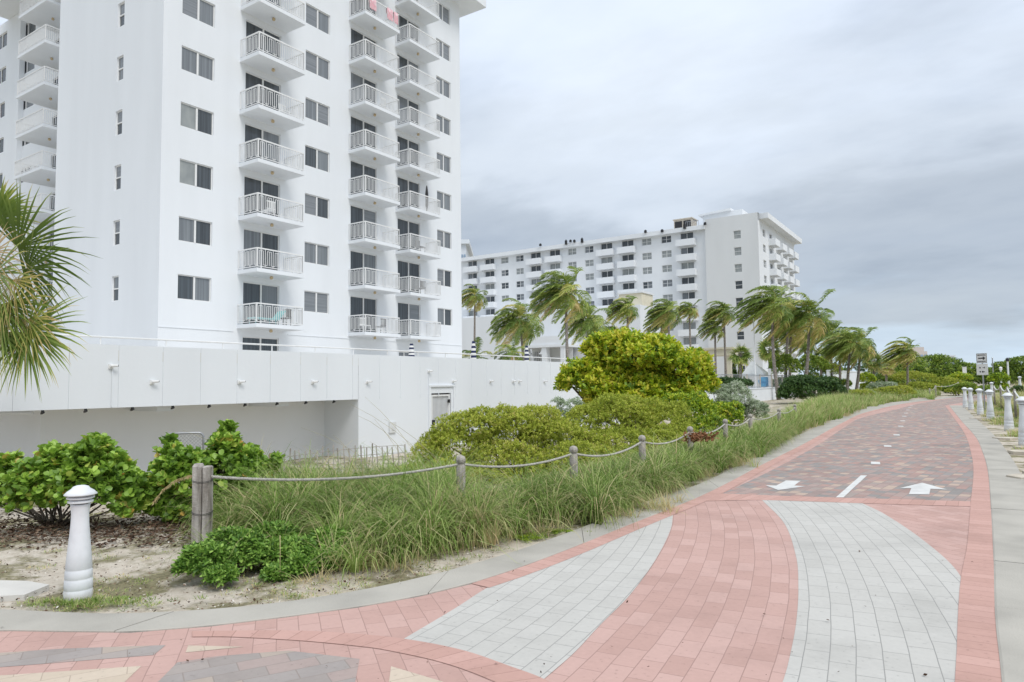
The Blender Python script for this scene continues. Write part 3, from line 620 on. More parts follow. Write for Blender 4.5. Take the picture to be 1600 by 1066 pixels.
# cameras and lamps on the wall
def wallcam(y, z, dark, label):
    t_ = thing('wall_camera', label, 'camera', (XW, y, z), 'small white cameras along the terrace wall')
    b_ = MB(); b_.box(XW+.001, XW+.03, y-.05, y+.05, z-.05, z+.05); b_.tube([(XW+.02, y, z), (XW+.09, y, z+.01)], .018, 8); obj('bracket', b_, WHITE, t_)
    b_ = MB(); b_.tube([(XW+.08, y-.04, z+.01), (XW+.11, y+.10, z+.015)], .026, 10); obj('camera_body', b_, WHITE, t_)
    b_ = MB(); b_.tube([(XW+.1101, y+.102, z+.016), (XW+.112, y+.112, z+.016)], .021, 10); obj('lens', b_, DARK, t_)
cams = [(7.97, 2.24, 'leftmost wall camera, at the top of the conduit on the ribbed parapet'), (8.9, 1.89, 'second wall camera from the left on the ribbed parapet'), (11.2, 1.88, 'third wall camera from the left on the ribbed parapet'), (13.6, 1.87, 'fourth wall camera from the left, near the end of the overhang'), (15.75, 1.86, 'fifth wall camera from the left, just right of the overhang end'), (18.7, 2.22, 'wall camera above the upper left corner of the door frame'), (20.05, 1.87, 'wall camera above the right corner of the door frame'), (22.4, 1.86, 'first wall camera to the right of the door'), (24.0, 1.85, 'left one of the pair of wall cameras right of the door'), (24.45, 1.85, 'right one of the pair of wall cameras right of the door'), (26.5, 1.84, 'rightmost wall camera, beside the big bright green tree')]
for y, z, lab in cams: wallcam(y, z, True, lab)
for i, px in enumerate([65, 132, 205, 268, 325, 381, 431, 476, 520]):
    y = plX(px, 635, XW-.1)[1]; b_ = MB(); b_.box(XW-.08, XW-.02, y-.018, y+.018, ZS-.05, ZS-.0); b_.add([(XW-.10, y-.02, ZS-.09), (XW+.0, y-.02, ZS-.06), (XW+.0, y+.02, ZS-.06), (XW-.10, y+.02, ZS-.09), (XW-.10, y-.02, ZS-.05), (XW-.0, y-.02, ZS-.03), (XW-.0, y+.02, ZS-.03), (XW-.10, y+.02, ZS-.05)], [(0, 1, 2, 3), (4, 7, 6, 5), (0, 4, 5, 1), (1, 5, 6, 2), (2, 6, 7, 3), (3, 7, 4, 0)])
    tag(obj('overhang_light', b_, DARK, None, origin=(XW-.1, y, ZS)), 'small black spotlight clipped under the terrace overhang X' if False else ['leftmost small black spotlight clipped under the terrace overhang', 'second black spotlight from the left under the overhang', 'third black spotlight from the left under the overhang', 'fourth black spotlight from the left under the overhang', 'middle one of the nine black spotlights under the overhang', 'fourth black spotlight from the right under the overhang', 'third black spotlight from the right under the overhang', 'second black spotlight from the right under the overhang', 'rightmost black spotlight at the end of the overhang'][i], 'light', 'black spotlights under the overhang')
b_ = MB(); b_.box(XW+.001, XW+.06, 16.72, 17.02, .22, .56); b_.box(XW+.06, XW+.075, 16.82, 16.92, .3, .45)
tag(obj('electrical_box', b_, WALLG, None, origin=(XW, 16.85, .4)), 'small pale electrical box on the white wall left of the door', 'box')
# folded striped parasols on the terrace
for px, lab in [(643, 'folded navy and white striped parasol in front of the tower'), (740, 'folded navy and white striped parasol below the slim palm'), (823, 'folded navy and white striped parasol left of the arched loggia')]:
    s_ = plX(px, 555, -17.2); x, y = s_[0], s_[1]; z = ZTp-.1; t_ = thing('folded_parasol', lab, 'parasol', (x, y, z), 'striped parasols on the terrace')
    hh = {643: .62, 740: .88, 823: .85}[px]; 
    b_ = MB(); b_.tube([(x, y, z-.1), (x, y, z+hh*1.02)], .025, 6); obj('pole', b_, WHITE, t_)
    b_ = MB(); n_ = 9
    for i in range(n_):
        z0 = z+.02+hh*i/n_; z1 = z+.02+hh*(i+1)/n_; r0 = .115-.055*(i/n_)**2; r1 = .115-.055*((i+1)/n_)**2
        b_.lathe([(r0, z0), (r1, z1-.001)], (x, y, 0), 10, i % 2)
    obj('canopy', b_, [NAVY, CANVAS], t_, False)
# ------------------------------------------------------------------ far apartment block
YF = 124.17; XFR = -30.57; XFS = -39.87; XFL = -112.0; RZ = 29.2
far = thing('apartment_block', 'long white apartment block with solid balconies standing behind the palms', 'building', (XFR, YF, 0))
wc = [-84.03, -80.16, -67.49, -63.63, -51.39, -47.46]; bc = [-92.73, -88.01, -76.16, -71.52, -59.78, -55.29, -43.49]
holes = []; FS = 2.76; wfar = []
nrow = 8
for k in range(nrow):
    zt = 29.05-FS*k
    for x in wc: wfar.append(('grid', x-.95, x+.95, zt-1.3, zt))
    for x in bc: wfar.append(('door', x-1.2, x+1.2, zt-2.25, zt+.1))
holes = [w[1:] for w in wfar]
mb = MB(); holes_face(mb, (0, YF, 0), (1, 0, 0), (0, 0, 1), (0, -1, 0), XFL, XFS, 0, RZ, holes, .2)
mb.add([(XFL, YF, 0), (XFL, YF, RZ), (XFL, 150, RZ), (XFL, 150, 0)], [(0, 1, 2, 3)]); obj('wall', mb, WALLF, far)
sm = [(-34.8, -33.55, 28.2-2.97*k-1.45, 28.2-2.97*k) for k in range(9)]
mb = MB(); holes_face(mb, (0, YF-.6, 0), (1, 0, 0), (0, 0, 1), (0, -1, 0), XFS, XFR, 0, 30.95, sm, .2)
mb.add([(XFS, YF-.6, 0), (XFS, YF, 0), (XFS, YF, 30.95), (XFS, YF-.6, 30.95)], [(0, 1, 2, 3)]); mb.add([(XFS, YF-.6, 30.95), (XFR, YF-.6, 30.95), (XFR, 150, 30.95), (XFS, 150, 30.95)], [(0, 1, 2, 3)])
obj('stair_wall', mb, WALLG, far)
mb = MB(); sh = []
for k in range(8):
    zt = 28.6-FS*k
    for y0 in (126.6, 131.5, 137.0, 142.5, 147.5): sh.append(('door' if y0 != 126.6 else 'grid', y0, y0+1.9, zt-(2.1 if y0 != 126.6 else 1.3), zt))
holes_face(mb, (XFR, 0, 0), (0, 1, 0), (0, 0, 1), (1, 0, 0), YF-.6, 152, 0, 29.6, [s_[1:] for s_ in sh], .2)
mb.add([(XFR, 152, 0), (XFR, 152, 30), (XFL, 152, 30), (XFL, 152, 0)], [(0, 1, 2, 3)]); obj('wall', mb, WALLF, far)
mb = MB(); mb.box(XFL, XFS, YF-1.0, 152.8, RZ, 30.0); mb.box(XFR+.003, XFR+1.5, YF+.3, 152.8, 29.95, 30.9); mb.box(XFS, XFR, YF+.3, 152.8, 29.61, 30.9); obj('roof', mb, WALLF, far)
for kind, x0, x1, z0, z1 in wfar:
    gi = R.choice([(0, 0), (1, 0), (3, 3), (0, 2), (3, 3), (1, 1)]) if kind == 'grid' else R.choice([(0, 0), (0, 0), (3, 3), (0, 1), (0, 0)])
    put_window(kind, x1-x0, z1-z0, gi, far, (x1, YF+.2, z0), math.pi, None)
for i, (x0, x1, z0, z1) in enumerate(sm): put_window('small', x1-x0, z1-z0, (3, 3) if i < 3 else (0, 0), far, (x1, YF-.6+.2, z0), math.pi, None)
for kind, y0, y1, z0, z1 in sh: put_window(kind, y1-y0, z1-z0, R.choice([(0, 0), (1, 1)]), far, (XFR-.2, y1, z0), -math.pi/2, None)
def solid_balcony(w):
    b_ = MB(); b_.box(-w/2, w/2, -1.25, 0, -.18, 0); b_.box(-w/2, w/2, -1.25, -1.13, 0, 1.02); b_.box(-w/2, -w/2+.12, -1.13, 0, 0, 1.02); b_.box(w/2-.12, w/2, -1.13, 0, 0, 1.02)
    return obj('balcony', b_, WALLF)
pro = None
for k in range(nrow):
    for x in bc:
        loc = (x-XFR, 0, 29.05-FS*k-2.3)
        if pro is None: pro = solid_balcony(3.5); pro.parent = far; pro.location = loc
        else: cp(pro, far, loc)
for k in range(8):
    for y in (132.4, 137.9+.3, 143.6, 148.6):
        cp(pro, far, (0, y-YF, 28.6-FS*k-2.15), math.pi/2)
# podium
mb = MB(); pz = 15.2
mb.box(-118, plY(1000, 480, 113)[0], 113, YF-.01, 0, pz); obj('podium', mb, WALLF, far)
ph = thing('roof_house', 'white rooftop plant room with a sloping roof on top of the far block', 'roof house', (-40, 128, 30.9))
mb = MB(); a = plY(1098, 340, 129); b = plY(1160, 332, 129); mb.box(a[0], b[0], 129, 138, 30.9, 33.2); obj('wall', mb, WALLF, ph)
mb = MB(); mb.add([(a[0]-.6, 128.4, 33.2), (b[0]-2, 128.4, 33.6), (b[0]-2, 138, 34.0), (a[0]-.6, 138, 33.2), (a[0]-.6, 128.4, 32.9), (b[0]-2, 128.4, 33.2), (b[0]-2, 138, 33.5), (a[0]-.6, 138, 32.9)], [(0, 1, 2, 3), (4, 7, 6, 5), (0, 4, 5, 1), (1, 5, 6, 2), (2, 6, 7, 3), (3, 7, 4, 0)]); obj('roof', mb, WALLF, ph)
mb = MB()
for i in range(8): x = a[0]-2.4+i*.35; mb.box(x, x+.05, 126.2, 126.25, 30.0, 31.6)
mb.box(a[0]-2.4, a[0]+.1, 126.2, 126.25, 31.6, 31.68); obj('railing', mb, GREYM, ph)
a = plY(1053, 350, 130); b = plY(1081, 350, 130); cu = thing('cooling_unit', 'tan rooftop cooling unit with two dark openings, left of the white plant room', 'machine', (a[0], 130, 30))
mb = MB(); mb.box(a[0], b[0], 130, 133, 30, 33.1); mb.box(a[0]-.15, b[0]+.15, 129.8, 133.2, 33.1, 33.3); obj('casing', mb, SANDSTONE, cu)
mb = MB(); w_ = b[0]-a[0]; mb.box(a[0]+.2, a[0]+w_*.46, 129.93, 129.99, 31.2, 32.8); mb.box(a[0]+w_*.54, b[0]-.2, 129.93, 129.99, 31.2, 32.8); obj('opening', mb, DARK, cu)
rf = [(845, 383, 'leftmost'), (885, 379, ''), (892, 377, ''), (898, 377, ''), (910, 376, ''), (1009, 362, ''), (1035, 361, ''), (1070, 354, ''), (1102, 350, '')]
rl = ['leftmost dark vent on the far roof edge', 'tall dark vent, first of the four close together on the far roof edge', 'low dark vent, second of the four close together on the far roof edge', 'low dark vent, third of the four close together on the far roof edge', 'tall dark vent, last of the four close together on the far roof edge', 'low dark vent on the far roof edge left of the boxy speaker', 'boxy dark speaker on the far roof edge', 'tall dark box hanging over the far roof edge under the tan cooling unit', 'small dark box where the far roof meets the stair block']
for (px, py, _), lb_ in zip(rf, rl):
    q = plY(px, py, YF-1.02); x, z = q[0], q[2]; hh = .9 if 'tall' in lb_ else .5
    b_ = MB(); b_.box(x-.22, x+.22, YF-1.32, YF-1.03, z-hh*.5, z+hh*.4); b_.tube([(x, YF-1.18, z+hh*.38), (x, YF-1.18, z+hh*.6)], .12, 6); tag(obj('roof_vent', b_, DARK, None, origin=(x, YF-1.1, z)), lb_, 'vent', 'dark fixtures on the roof edge')
# loggia with an arch in front of the podium
lo = plY(822, 560, 108); l2 = plY(882, 560, 108)
lg_ = thing('loggia', 'low white loggia with an arched bay in front of the far block', 'loggia', (lo[0], 108, 0))
mb = MB(); x0, x1 = lo[0]-.6, l2[0]; zt = 8.1; zo = plY(850, 543, 108)[2]
bays = [(x0+.8, x0+.8+(x1-x0-2.6)*.52), (x0+1.8+(x1-x0-2.6)*.52, x1-.8)]
segs = [(x0, bays[0][0]), (bays[0][1], bays[1][0]), (bays[1][1], x1)]
for a, b in segs: mb.box(a, b, 108, 109.2, 0, zo+.001)
mb.box(x0-.3, x1+.3, 107.8, 113, zo, zo+.5); mb.box(x0, x1, 108, 108.3, zo+.5, zo+2.0)
for a, b in bays[:1]:
    for sgn, xc in ((1, a), (-1, b)):
        for i in range(6):
            w_ = 1.3*(1-math.sin(math.acos(1-(i+1)/6.0)) if i < 6 else 0)
            if w_ > .02: mb.box(min(xc, xc+sgn*w_), max(xc, xc+sgn*w_), 108.01, 109.1, zo-(1.2*(1-i/6.)), zo-(1.2*(1-(i+1)/6.)))
obj('wall', mb, WALLF, lg_)
mb = MB(); mb.box(x0, x1, 111, 111.1, 0, zo); obj('back_wall', mb, WALLG, lg_)
mb = MB()
for i in range(9): x = bays[0][0]+i*(bays[0][1]-bays[0][0])/8; mb.box(x-.05, x+.05, 110.4, 110.5, 0, zo-.6)
mb.box(bays[0][0], bays[0][1], 110.4, 110.5, zo-1.6, zo-1.5); obj('grille', mb, GREYM, lg_)
# lower openings of the far block near x=1080
for px, py in ((1077.6, 509), (1079, 532)):
    pass
# cream tower element between the palms
a = plY(967, 470, 114); b = plY(1003, 470, 114); t_ = thing('cream_pavilion', 'cream box shaped pavilion roof rising between the palms left of the bright green tree', 'pavilion', (a[0], 114, pz))
mb = MB(); z_ = plY(985, 459, 114)[2]; mb.box(a[0], b[0], 114, 119, pz, z_); obj('wall', mb, CREAMW, t_)
mb = MB(); mb.box(a[0]-.2, b[0]+.2, 113.8, 119.2, z_, z_+.3); obj('roof', mb, WALLF, t_)
# cream pergola
a = plY(1085, 560, 95); b = plY(1144, 560, 95); t_ = thing('pergola', 'cream flat topped pergola gate in front of the far block', 'pergola', (a[0], 95, 0)); z1 = plY(1120, 546, 95)[2]; z0 = plY(1120, 556, 95)[2]
mb = MB(); mb.box(a[0], b[0], 95, 98, z0, z1); mb.box(a[0]-.25, b[0]+.25, 94.8, 98.2, z1, z1+.25); obj('top', mb, CREAMW, t_)
for x in (a[0]+.3, b[0]-1.1):
    mb = MB(); mb.box(x, x+.85, 95.2, 96, 0, z0); obj('post', mb, CREAMW, t_)
# canopy tent
q = atz(1181, 2.2, 15.5)
t_ = thing('canopy_tent', 'white pointed canopy tent by the pool fence next to the flagpole', 'tent', (q[0], q[1], 0)); x, y = q[0], q[1]; r_ = 1.05
mb = MB(); vs = [(x-r_, y-r_, 2.5), (x+r_, y-r_, 2.5), (x+r_, y+r_, 2.5), (x-r_, y+r_, 2.5), (x-.3, y, 3.8)]; mb.add(vs+[(v[0], v[1], v[2]-.28) for v in vs[:4]], [(0, 1, 4), (1, 2, 4), (2, 3, 4), (3, 0, 4), (0, 5, 6, 1), (1, 6, 7, 2), (2, 7, 8, 3), (3, 8, 5, 0)]); obj('roof', mb, CANVAS, t_)
for sx in (-1, 1):
    for sy in (-1, 1): mb = MB(); mb.tube([(x+sx*r_*.97, y+sy*r_*.97, 0), (x+sx*r_*.97, y+sy*r_*.97, 2.5)], .05, 6); obj('post', mb, WHITE, t_)
q = atz(1181.5, 0, 17); z_ = at(1180, 492, 17)[2]
mb = MB(); mb.tube([(q[0], q[1], 0), (q[0], q[1], z_)], [.10, .045], 8); mb.lathe([(.02, 0), (.09, .06), (.09, .14), (.01, .2)], (q[0], q[1], z_), 8); tag(obj('flagpole', mb, WHITE, None, origin=(q[0], q[1], 0)), 'tall bare white flagpole beside the canopy tent', 'flagpole')
# pool wall and fence (same line as the terrace wall, further on)
pw_ = thing('pool_wall', 'low white retaining wall topped by a metal fence beyond the bright green tree', 'wall', (XW, 63, 0)); mb = MB(); mb.box(XW-30, XW, YE+.2, 84, -1, 1.05); mb.box(XW-.3, XW+.05, YE+.2, 84, 1.05, 1.12); obj('wall', mb, WALL, pw_)
fe = thing('pool_fence', 'grey metal picket fence on the pool wall left of the round hedge', 'fence', (XW-.1, 50, 1.1)); mb = MB(); y = 49.0; zb, zt = 1.2, 2.25
y = YE+.3
YF0 = plX(1118, 590, XW-.1)[1]
mb.tube([(XW-.1, YF0, zb), (XW-.1, 84, zb)], .025, 5); mb.tube([(XW-.1, YF0, zt), (XW-.1, 84, zt)], .03, 5); y = YF0
while y < 84: mb.box(XW-.11, XW-.09, y-.007, y+.007, zb, zt); y += .3
obj('pickets', mb, GREYM, fe)
y = YF0
while y < 84: mb = MB(); mb.box(XW-.14, XW-.06, y-.05, y+.05, 1.0, zt+.08); obj('post', mb, SANDSTONE, fe); y += 4.2
mb = MB(); mb.box(XW-7, XW-6.8, YF0-6, YE+12, 1.1, 2.35); tag(obj('privacy_screen', mb, BROWN, None, origin=(XW-7, YF0, 1.1)), 'long brown slatted screen behind the pool fence', 'screen')
q = plX(1195, 597, XW-1.2); t_ = thing('blue_float', 'bright blue plastic lounge chair back behind the pool fence', 'pool chair', (q[0], q[1], 1.1)); mb = MB(); mb.lathe([(.15, 0), (.5, .2), (.62, .6), (.45, .95), (.2, 1.0)], (q[0], q[1], 1.12), 12); obj('shell', mb, BLUE, t_, True); mb = MB(); mb.box(q[0]-.25, q[0]+.25, q[1]-1.0, q[1]-.6, 1.14, 1.5); obj('footrest', mb, BLUE, t_)
q = plX(1203, 597, XW-.6); t_ = thing('shower_post', 'white outdoor shower post beside the blue chair', 'shower', (q[0], q[1], 1.1)); mb = MB(); mb.box(q[0]-.12, q[0]+.12, q[1]-.12, q[1]+.12, 1.1, 2.9); obj('post', mb, WHITE, t_); mb = MB(); mb.tube([(q[0], q[1], 2.75), (q[0]+.4, q[1], 2.8), (q[0]+.45, q[1], 2.7)], .03, 6); obj('shower_head', mb, GREYM, t_)
a = plX(1296, 600, XW)[1]; b = plX(1352, 600, XW)[1]
mb = MB(); mb.box(XW-.3, XW, a, b, -.5, 2.9); mb.box(XW-.35, XW+.06, a-.02, b+.02, 2.9, 3.05); tag(obj('garden_wall', mb, WALL, None, origin=(XW, a, 0)), 'white garden wall section right of the round hedge under the palms', 'wall')
mb = MB(); b2 = plX(1375, 600, XW+3)[1]; mb.box(XW+2.8, XW+3, plX(1315, 600, XW+3)[1], plX(1350, 600, XW+3)[1], -.5, .75); tag(obj('garden_wall', mb, WALL, None, origin=(XW+3, a, 0)), 'lower pale wall section close to the path right of the hedge', 'wall')
# ------------------------------------------------------------------ distant towers
def distant(px0, px1, py, s, m_, gm, label, cols, rows, dome=False):
    a = atz(px0, 0, s); b = atz(px1, 0, s); top = at((px0+px1)/2, py, s)[2]; w_ = abs(b[0]-a[0])
    t_ = thing('distant_tower', label, 'building', (a[0], a[1], 0)); d = np.array([b[0]-a[0], b[1]-a[1]]); wl_ = np.linalg.norm(d); d /= wl_; e = np.array([-d[1], d[0]])
    P = [a[:2], a[:2]+d*wl_, a[:2]+d*wl_+e*20, a[:2]+e*20]; mb = MB(); mb.prism([(p_[0], p_[1]) for p_ in P], 0, top); 
    obj('wall', mb, m_, t_); 
    mb = MB()
    if dome: Q = [a[:2]+d*wl_*.12+e*2, a[:2]+d*wl_*.88+e*2, a[:2]+d*wl_*.88+e*18, a[:2]+d*wl_*.12+e*18]; mb.prism([(p_[0], p_[1]) for p_ in Q], top, top+4)
    else: Q = [P[0]-d*1-e*1, P[1]+d*1-e*1, P[2]+d*1, P[3]-d*1]; mb.prism([(p_[0], p_[1]) for p_ in Q], top, top+1.2)
    obj('roof', mb, m_, t_)
    for i in range(cols):
        mb = MB(); f0 = (i+.2)/cols*wl_; f1 = (i+.8)/cols*wl_
        for j in range(rows):
            z1 = top-3-j*3.2
            for A_, B_ in ((f0, f1),):
                p0 = a[:2]+d*A_-e*.3; p1 = a[:2]+d*B_-e*.3; p2 = p1+e*.2; p3 = p0+e*.2; mb.prism([(q[0], q[1]) for q in (p0, p1, p2, p3)], z1-1.7, z1)
        obj('window_bay', mb, gm, t_)
    return t_
distant(1377, 1404, 556, 2.0, FARW, FARBL, 'distant pale tower with blue glass left of the lone palm trunk', 3, 9)
distant(1427, 1451, 549, 1.7, BRASSW, FARBL, 'distant beige tower with a stepped top right of the lone palm', 4, 7, True)
distant(1486, 1493, 557, 1.5, FARW, FARBL, 'tiny distant white tower just above the dune thicket', 2, 6)
distant(722, 730, 379, 5.5, FARW, FARBL, 'narrow white rooftop seen between the tower edge and the far block', 2, 2)
# ------------------------------------------------------------------ bollards
def bollard(label):
    t_ = thing('bollard', label, 'bollard', (0, 0, 0), 'white waisted bollards along the path')
    b_ = MB(); b_.lathe([(.108, 0), (.112, .015), (.111, .10), (.107, .106), (.107, .114), (.110, .12), (.108, .19), (.104, .196), (.104, .204), (.107, .21), (.104, .27), (.100, .276), (.100, .284), (.103, .29), (.092, .42), (.079, .56), (.070, .67), (.068, .75), (.075, .82), (.078, .835)], (0, 0, 0), 28); obj('post', b_, BOLL, t_, True, local=True)
    b_ = MB(); b_.lathe([(.060, .835), (.060, .91)], (0, 0, 0), 16); obj('lamp_core', b_, GREYM, t_, True, local=True)
    b_ = MB(); b_.lathe([(.088, .845), (.100, .85), (.100, .862), (.07, .875), (.061, .878)], (0, 0, 0), 24); b_.lathe([(.088, .878), (.108, .885), (.108, .895), (.07, .905), (.061, .906)], (0, 0, 0), 24); obj('louvre', b_, BOLL, t_, False, local=True)
    b_ = MB(); b_.lathe([(.10, .908), (.127, .915), (.128, .922), (.105, .945), (.072, .968), (.06, .985), (.035, .994), (.001, .996)], (0, 0, 0), 28); obj('cap', b_, BOLL, t_, True, local=True)
    return t_
B0 = bollard('white waisted bollard standing alone on the sand at the left')
q = g(122, 936); B0.location = (q[0], q[1], -.02); B0.scale = (.965, .965, .965)
for px, by, sc, lab, zz in [(1602, 697, 1.32, 'nearest right hand bollard, cut by the right edge of the photo', 0), (1577, 673, 1.31, 'first complete bollard from the right beside the beach side kerb', 0), (1548, 657, 1.33, 'bollard in front of the sign pole, second complete one from the right', 0), (1532, 648.5, 1.32, 'bollard just left of the sign pole', 0), (1517.5, 640.5, 1.28, 'right one of the farthest close pair of bollards', 0), (1508.5, 637.5, 1.28, 'left one of the farthest close pair of bollards', 0)]:
    q = g(px, by); c_ = cp(B0, None, (q[0], q[1], gz(q[0], q[1])-.03), 0, (sc*.97, sc*.97, sc*.985)); c_['label'] = lab
for px, s_, top, lab in [(1549, 24, 597, 'bollard behind the sign pole, half hidden by grass'), (1593, 22, 588, 'bollard far back in the grass near the right edge')]:
    q = at(px, top, s_); c_ = cp(B0, None, (q[0], q[1], q[2]-1.0), 0, (1, 1, 1)); c_['label'] = lab
# ------------------------------------------------------------------ rope fence
def sag(a, b, dip, n=14, j=0):
    a = np.array(a); b = np.array(b); return [a+(b-a)*i/(n-1)-np.array([0, 0, 1])*dip*4*(i/(n-1))*(1-i/(n-1)) for i in range(n)]
def twisted_rope(mb, pts, r):
    pts = np.array(pts); d = np.r_[0, np.cumsum(np.linalg.norm(np.diff(pts, axis=0), axis=1))]
    n_ = int(min(260, max(12, d[-1]/.016))) if r > .01 else 14
    q = np.linspace(0, d[-1], n_); P = np.c_[np.interp(q, d, pts[:, 0]), np.interp(q, d, pts[:, 1]), np.interp(q, d, pts[:, 2])]
    T = nrm(np.gradient(P, axis=0)); S = nrm(np.cross(T, [0, 0, 1.])); U = np.cross(S, T)
    for ph in range(3):
        a = q/.075*2*math.pi+ph*2.094; mb.tube(P+S*(np.cos(a)*r*.55)[:, None]+U*(np.sin(a)*r*.55)[:, None], r*.62, 5)
posts = [(720, 122), (896, 108), (1003, 91), (1078, 77), (1133, 65), (1172, 57), (1217, 48), (1242, 41)]
names = ['weathered rope post in the grass at the foot of the olive bush', 'weathered rope post second after the near double post', 'weathered rope post in front of the middle olive bush', 'weathered rope post left of the fallen brown leaves', 'weathered rope post right of the fallen brown leaves', 'weathered rope post below the silver green shrub', 'small rope post left of the round hedge', 'small rope post in front of the round hedge']
tops = []
# near double post
q = g(315, 861); t_ = thing('rope_post', 'thick weathered double timber post holding the near end of the rope', 'post', (q[0], q[1], 0))
PX, PY = q[0], q[1]
def plank(mb, cx, cy, w, d, z0, z1, rz, rr, cham=.02):
    n_ = 7; c_, s_ = math.cos(rz), math.sin(rz); vs = []
    hs = list(np.linspace(z0, z1-cham, n_))+[z1]
    for i, z in enumerate(hs):
        k = .72 if i == n_ else 1; jx = rr.uniform(-.003, .003); jy = rr.uniform(-.003, .003)
        for (u, v) in ((-w, -d*.6), (-w*.7, -d), (w*.7, -d), (w, -d*.6), (w, d*.6), (w*.7, d), (-w*.7, d), (-w, d*.6)): u = u/2*k+jx; v = v/2*k+jy; vs.append((cx+u*c_-v*s_, cy+u*s_+v*c_, z))
    mb.add(vs, [(i*8+j, i*8+(j+1) % 8, (i+1)*8+(j+1) % 8, (i+1)*8+j) for i in range(n_) for j in range(8)]+[tuple(range(n_*8, n_*8+8))])
rr = random.Random(4); b_ = MB(); va = .59
plank(b_, PX-.045*math.cos(va), PY-.045*math.sin(va), .10, .13, -.1, .93, va, rr, .03); obj('timber', b_, WOODG, t_)
b_ = MB(); plank(b_, PX+.055*math.cos(va), PY+.055*math.sin(va), .085, .12, -.1, .905, va, rr, .01); obj('timber', b_, WOODG, t_)
b_ = MB()
for z in (.74, .40):
    for k in range(2): b_.tube([(PX+.12*math.cos(a)*1.0, PY+.10*math.sin(a), z+k*.012+.01*math.sin(a*2)) for a in np.linspace(0, 2*math.pi, 18)], .003, 4)
obj('wire', b_, DARK, t_)
tops.append(np.array([PX+.09, PY+.04, .79]))
R2 = random.Random(9)
for i, (px, s_) in enumerate(posts):
    q = atz(px, .82, s_); t_ = thing('rope_post', names[i], 'post', (q[0], q[1], 0), 'weathered posts of the rope fence')
    b_ = MB(); b_.lathe([(.062, -.1), (.060, .4), (.058, .71), (.047, .72), (.047, .745), (.062, .755), (.062, .80), (.048, .83), (.015, .845)], (q[0], q[1], 0), 12); obj('timber', b_, WOODG, t_, True)
    tops.append(np.array([q[0], q[1], .735]))
for i in range(len(tops)-1):
    b_ = MB(); dip = [.10, .10, .12, .12, .12, .12, .12, .12][i]; twisted_rope(b_, sag(tops[i], tops[i+1], dip, 24), .016 if i < 3 else .015)
    tag(obj('rope', b_, ROPE, None, True, origin=tops[i]), ['long rope from the double post across the tall grass', 'sagging rope below the olive bush', 'sagging rope in front of the middle olive bush', 'rope span left of the fallen brown leaves', 'rope span above the fallen brown leaves', 'rope span below the silver green shrub', 'far rope span just beyond the silver green shrub', 'far rope span in front of the round hedge'][i], 'rope', 'ropes strung between the posts')
# far post and rope by the bend
fp = []
for px, top, s_, lab in [(1452.5, 607, 17, 'far rope post hidden in the brush left of the path bend'), (1461.5, 602, 16.5, 'far grey rope post standing at the path bend'), (1497, 597, 15, 'far rope post behind the farthest bollards')]:
    q = at(px, top, s_); t_ = thing('rope_post', lab, 'post', (q[0], q[1], 0), 'weathered posts of the rope fence'); b_ = MB(); b_.lathe([(.075, 0), (.07, q[2]-.05), (.03, q[2])], (q[0], q[1], 0), 10); obj('timber', b_, WOODG, t_, True); fp.append(np.array([q[0], q[1], q[2]-.08]))
for i, lb_ in enumerate(['short far rope left of the post at the bend', 'far rope running right from the post at the bend']):
    b_ = MB(); b_.tube(sag(fp[i], fp[i+1], .2), .022, 6); tag(obj('rope', b_, ROPE, None, True, origin=fp[i]), lb_, 'rope', 'ropes strung between the posts')
# white ropes of the beach crossing at the right
pp = []
for px, py, s_, lab in [(1553, 603, 26, 'first small post of the beach crossing, beside the hidden bollard'), (1563, 602, 29, 'second small post of the beach crossing'), (1574, 605, 33, 'third small post of the beach crossing'), (1585, 609, 38, 'fourth small post of the beach crossing'), (1604, 616, 44, 'last small post of the beach crossing at the right edge')]:
    q = at(px, py, s_); t_ = thing('rope_post', lab, 'post', (q[0], q[1], 0), 'small posts of the beach crossing'); b_ = MB(); b_.lathe([(.05, 0), (.05, q[2]-.02), (.02, q[2]+.03)], (q[0], q[1], 0), 8); obj('timber', b_, WOODG, t_, True); pp.append(q)
for i in range(4):
    b_ = MB(); b_.tube(sag(pp[i]-np.array([0, 0, .05]), pp[i+1]-np.array([0, 0, .05]), .20), .032, 7); tag(obj('rope', b_, mat('white_rope_%d' % i, (.66, .66, .63), .9, .05, 20), None, True, origin=pp[i]), ['first', 'second', 'third', 'fourth'][i]+' thick white rope swag of the beach crossing, counted from the sign', 'rope', 'white rope swags at the beach crossing')
# ------------------------------------------------------------------ sign
q = atz(1539, 0, 30); sx, sy = q[0], q[1]; vz = [at(1539, y, 30)[2] for y in (552, 567.5, 568.5, 586)]
t_ = thing('path_sign', 'two stacked white traffic signs with a black arrow on a grey pole among the bollards', 'sign', (sx, sy, 0))
b_ = MB(); b_.box(sx-.035, sx+.035, sy-.02, sy+.02, 0, vz[0]-.05); obj('pole', b_, GREYM, t_)
sa = math.atan2(sx, sy)   # boards face the camera side of the path
def board(x0, x1, z0, z1, d0, d1): 
    b_ = MB(); cc, ss = math.cos(-.5), math.sin(-.5)
    b_.box(x0, x1, d0, d1, z0, z1)
    b_.v = [(sx+v[0]*cc-v[1]*ss, sy+v[0]*ss+v[1]*cc, v[2]) for v in b_.v]; return b_
SIGNW = mat('sign_white', (.72, .72, .70), .5, .02, 9); SIGNK = mat('sign_black', (.02, .02, .02), .5, .1, 9)
wv = .26
u = obj('upper_board', board(-wv, wv, vz[1], vz[0], -.05, -.03), SIGNW, t_)
def merge(lst):
    m_ = MB()
    for b in lst: m_.add(b.v, b.f)
    return m_
zc_ = (vz[0]+vz[1])/2; hh = vz[0]-vz[1]
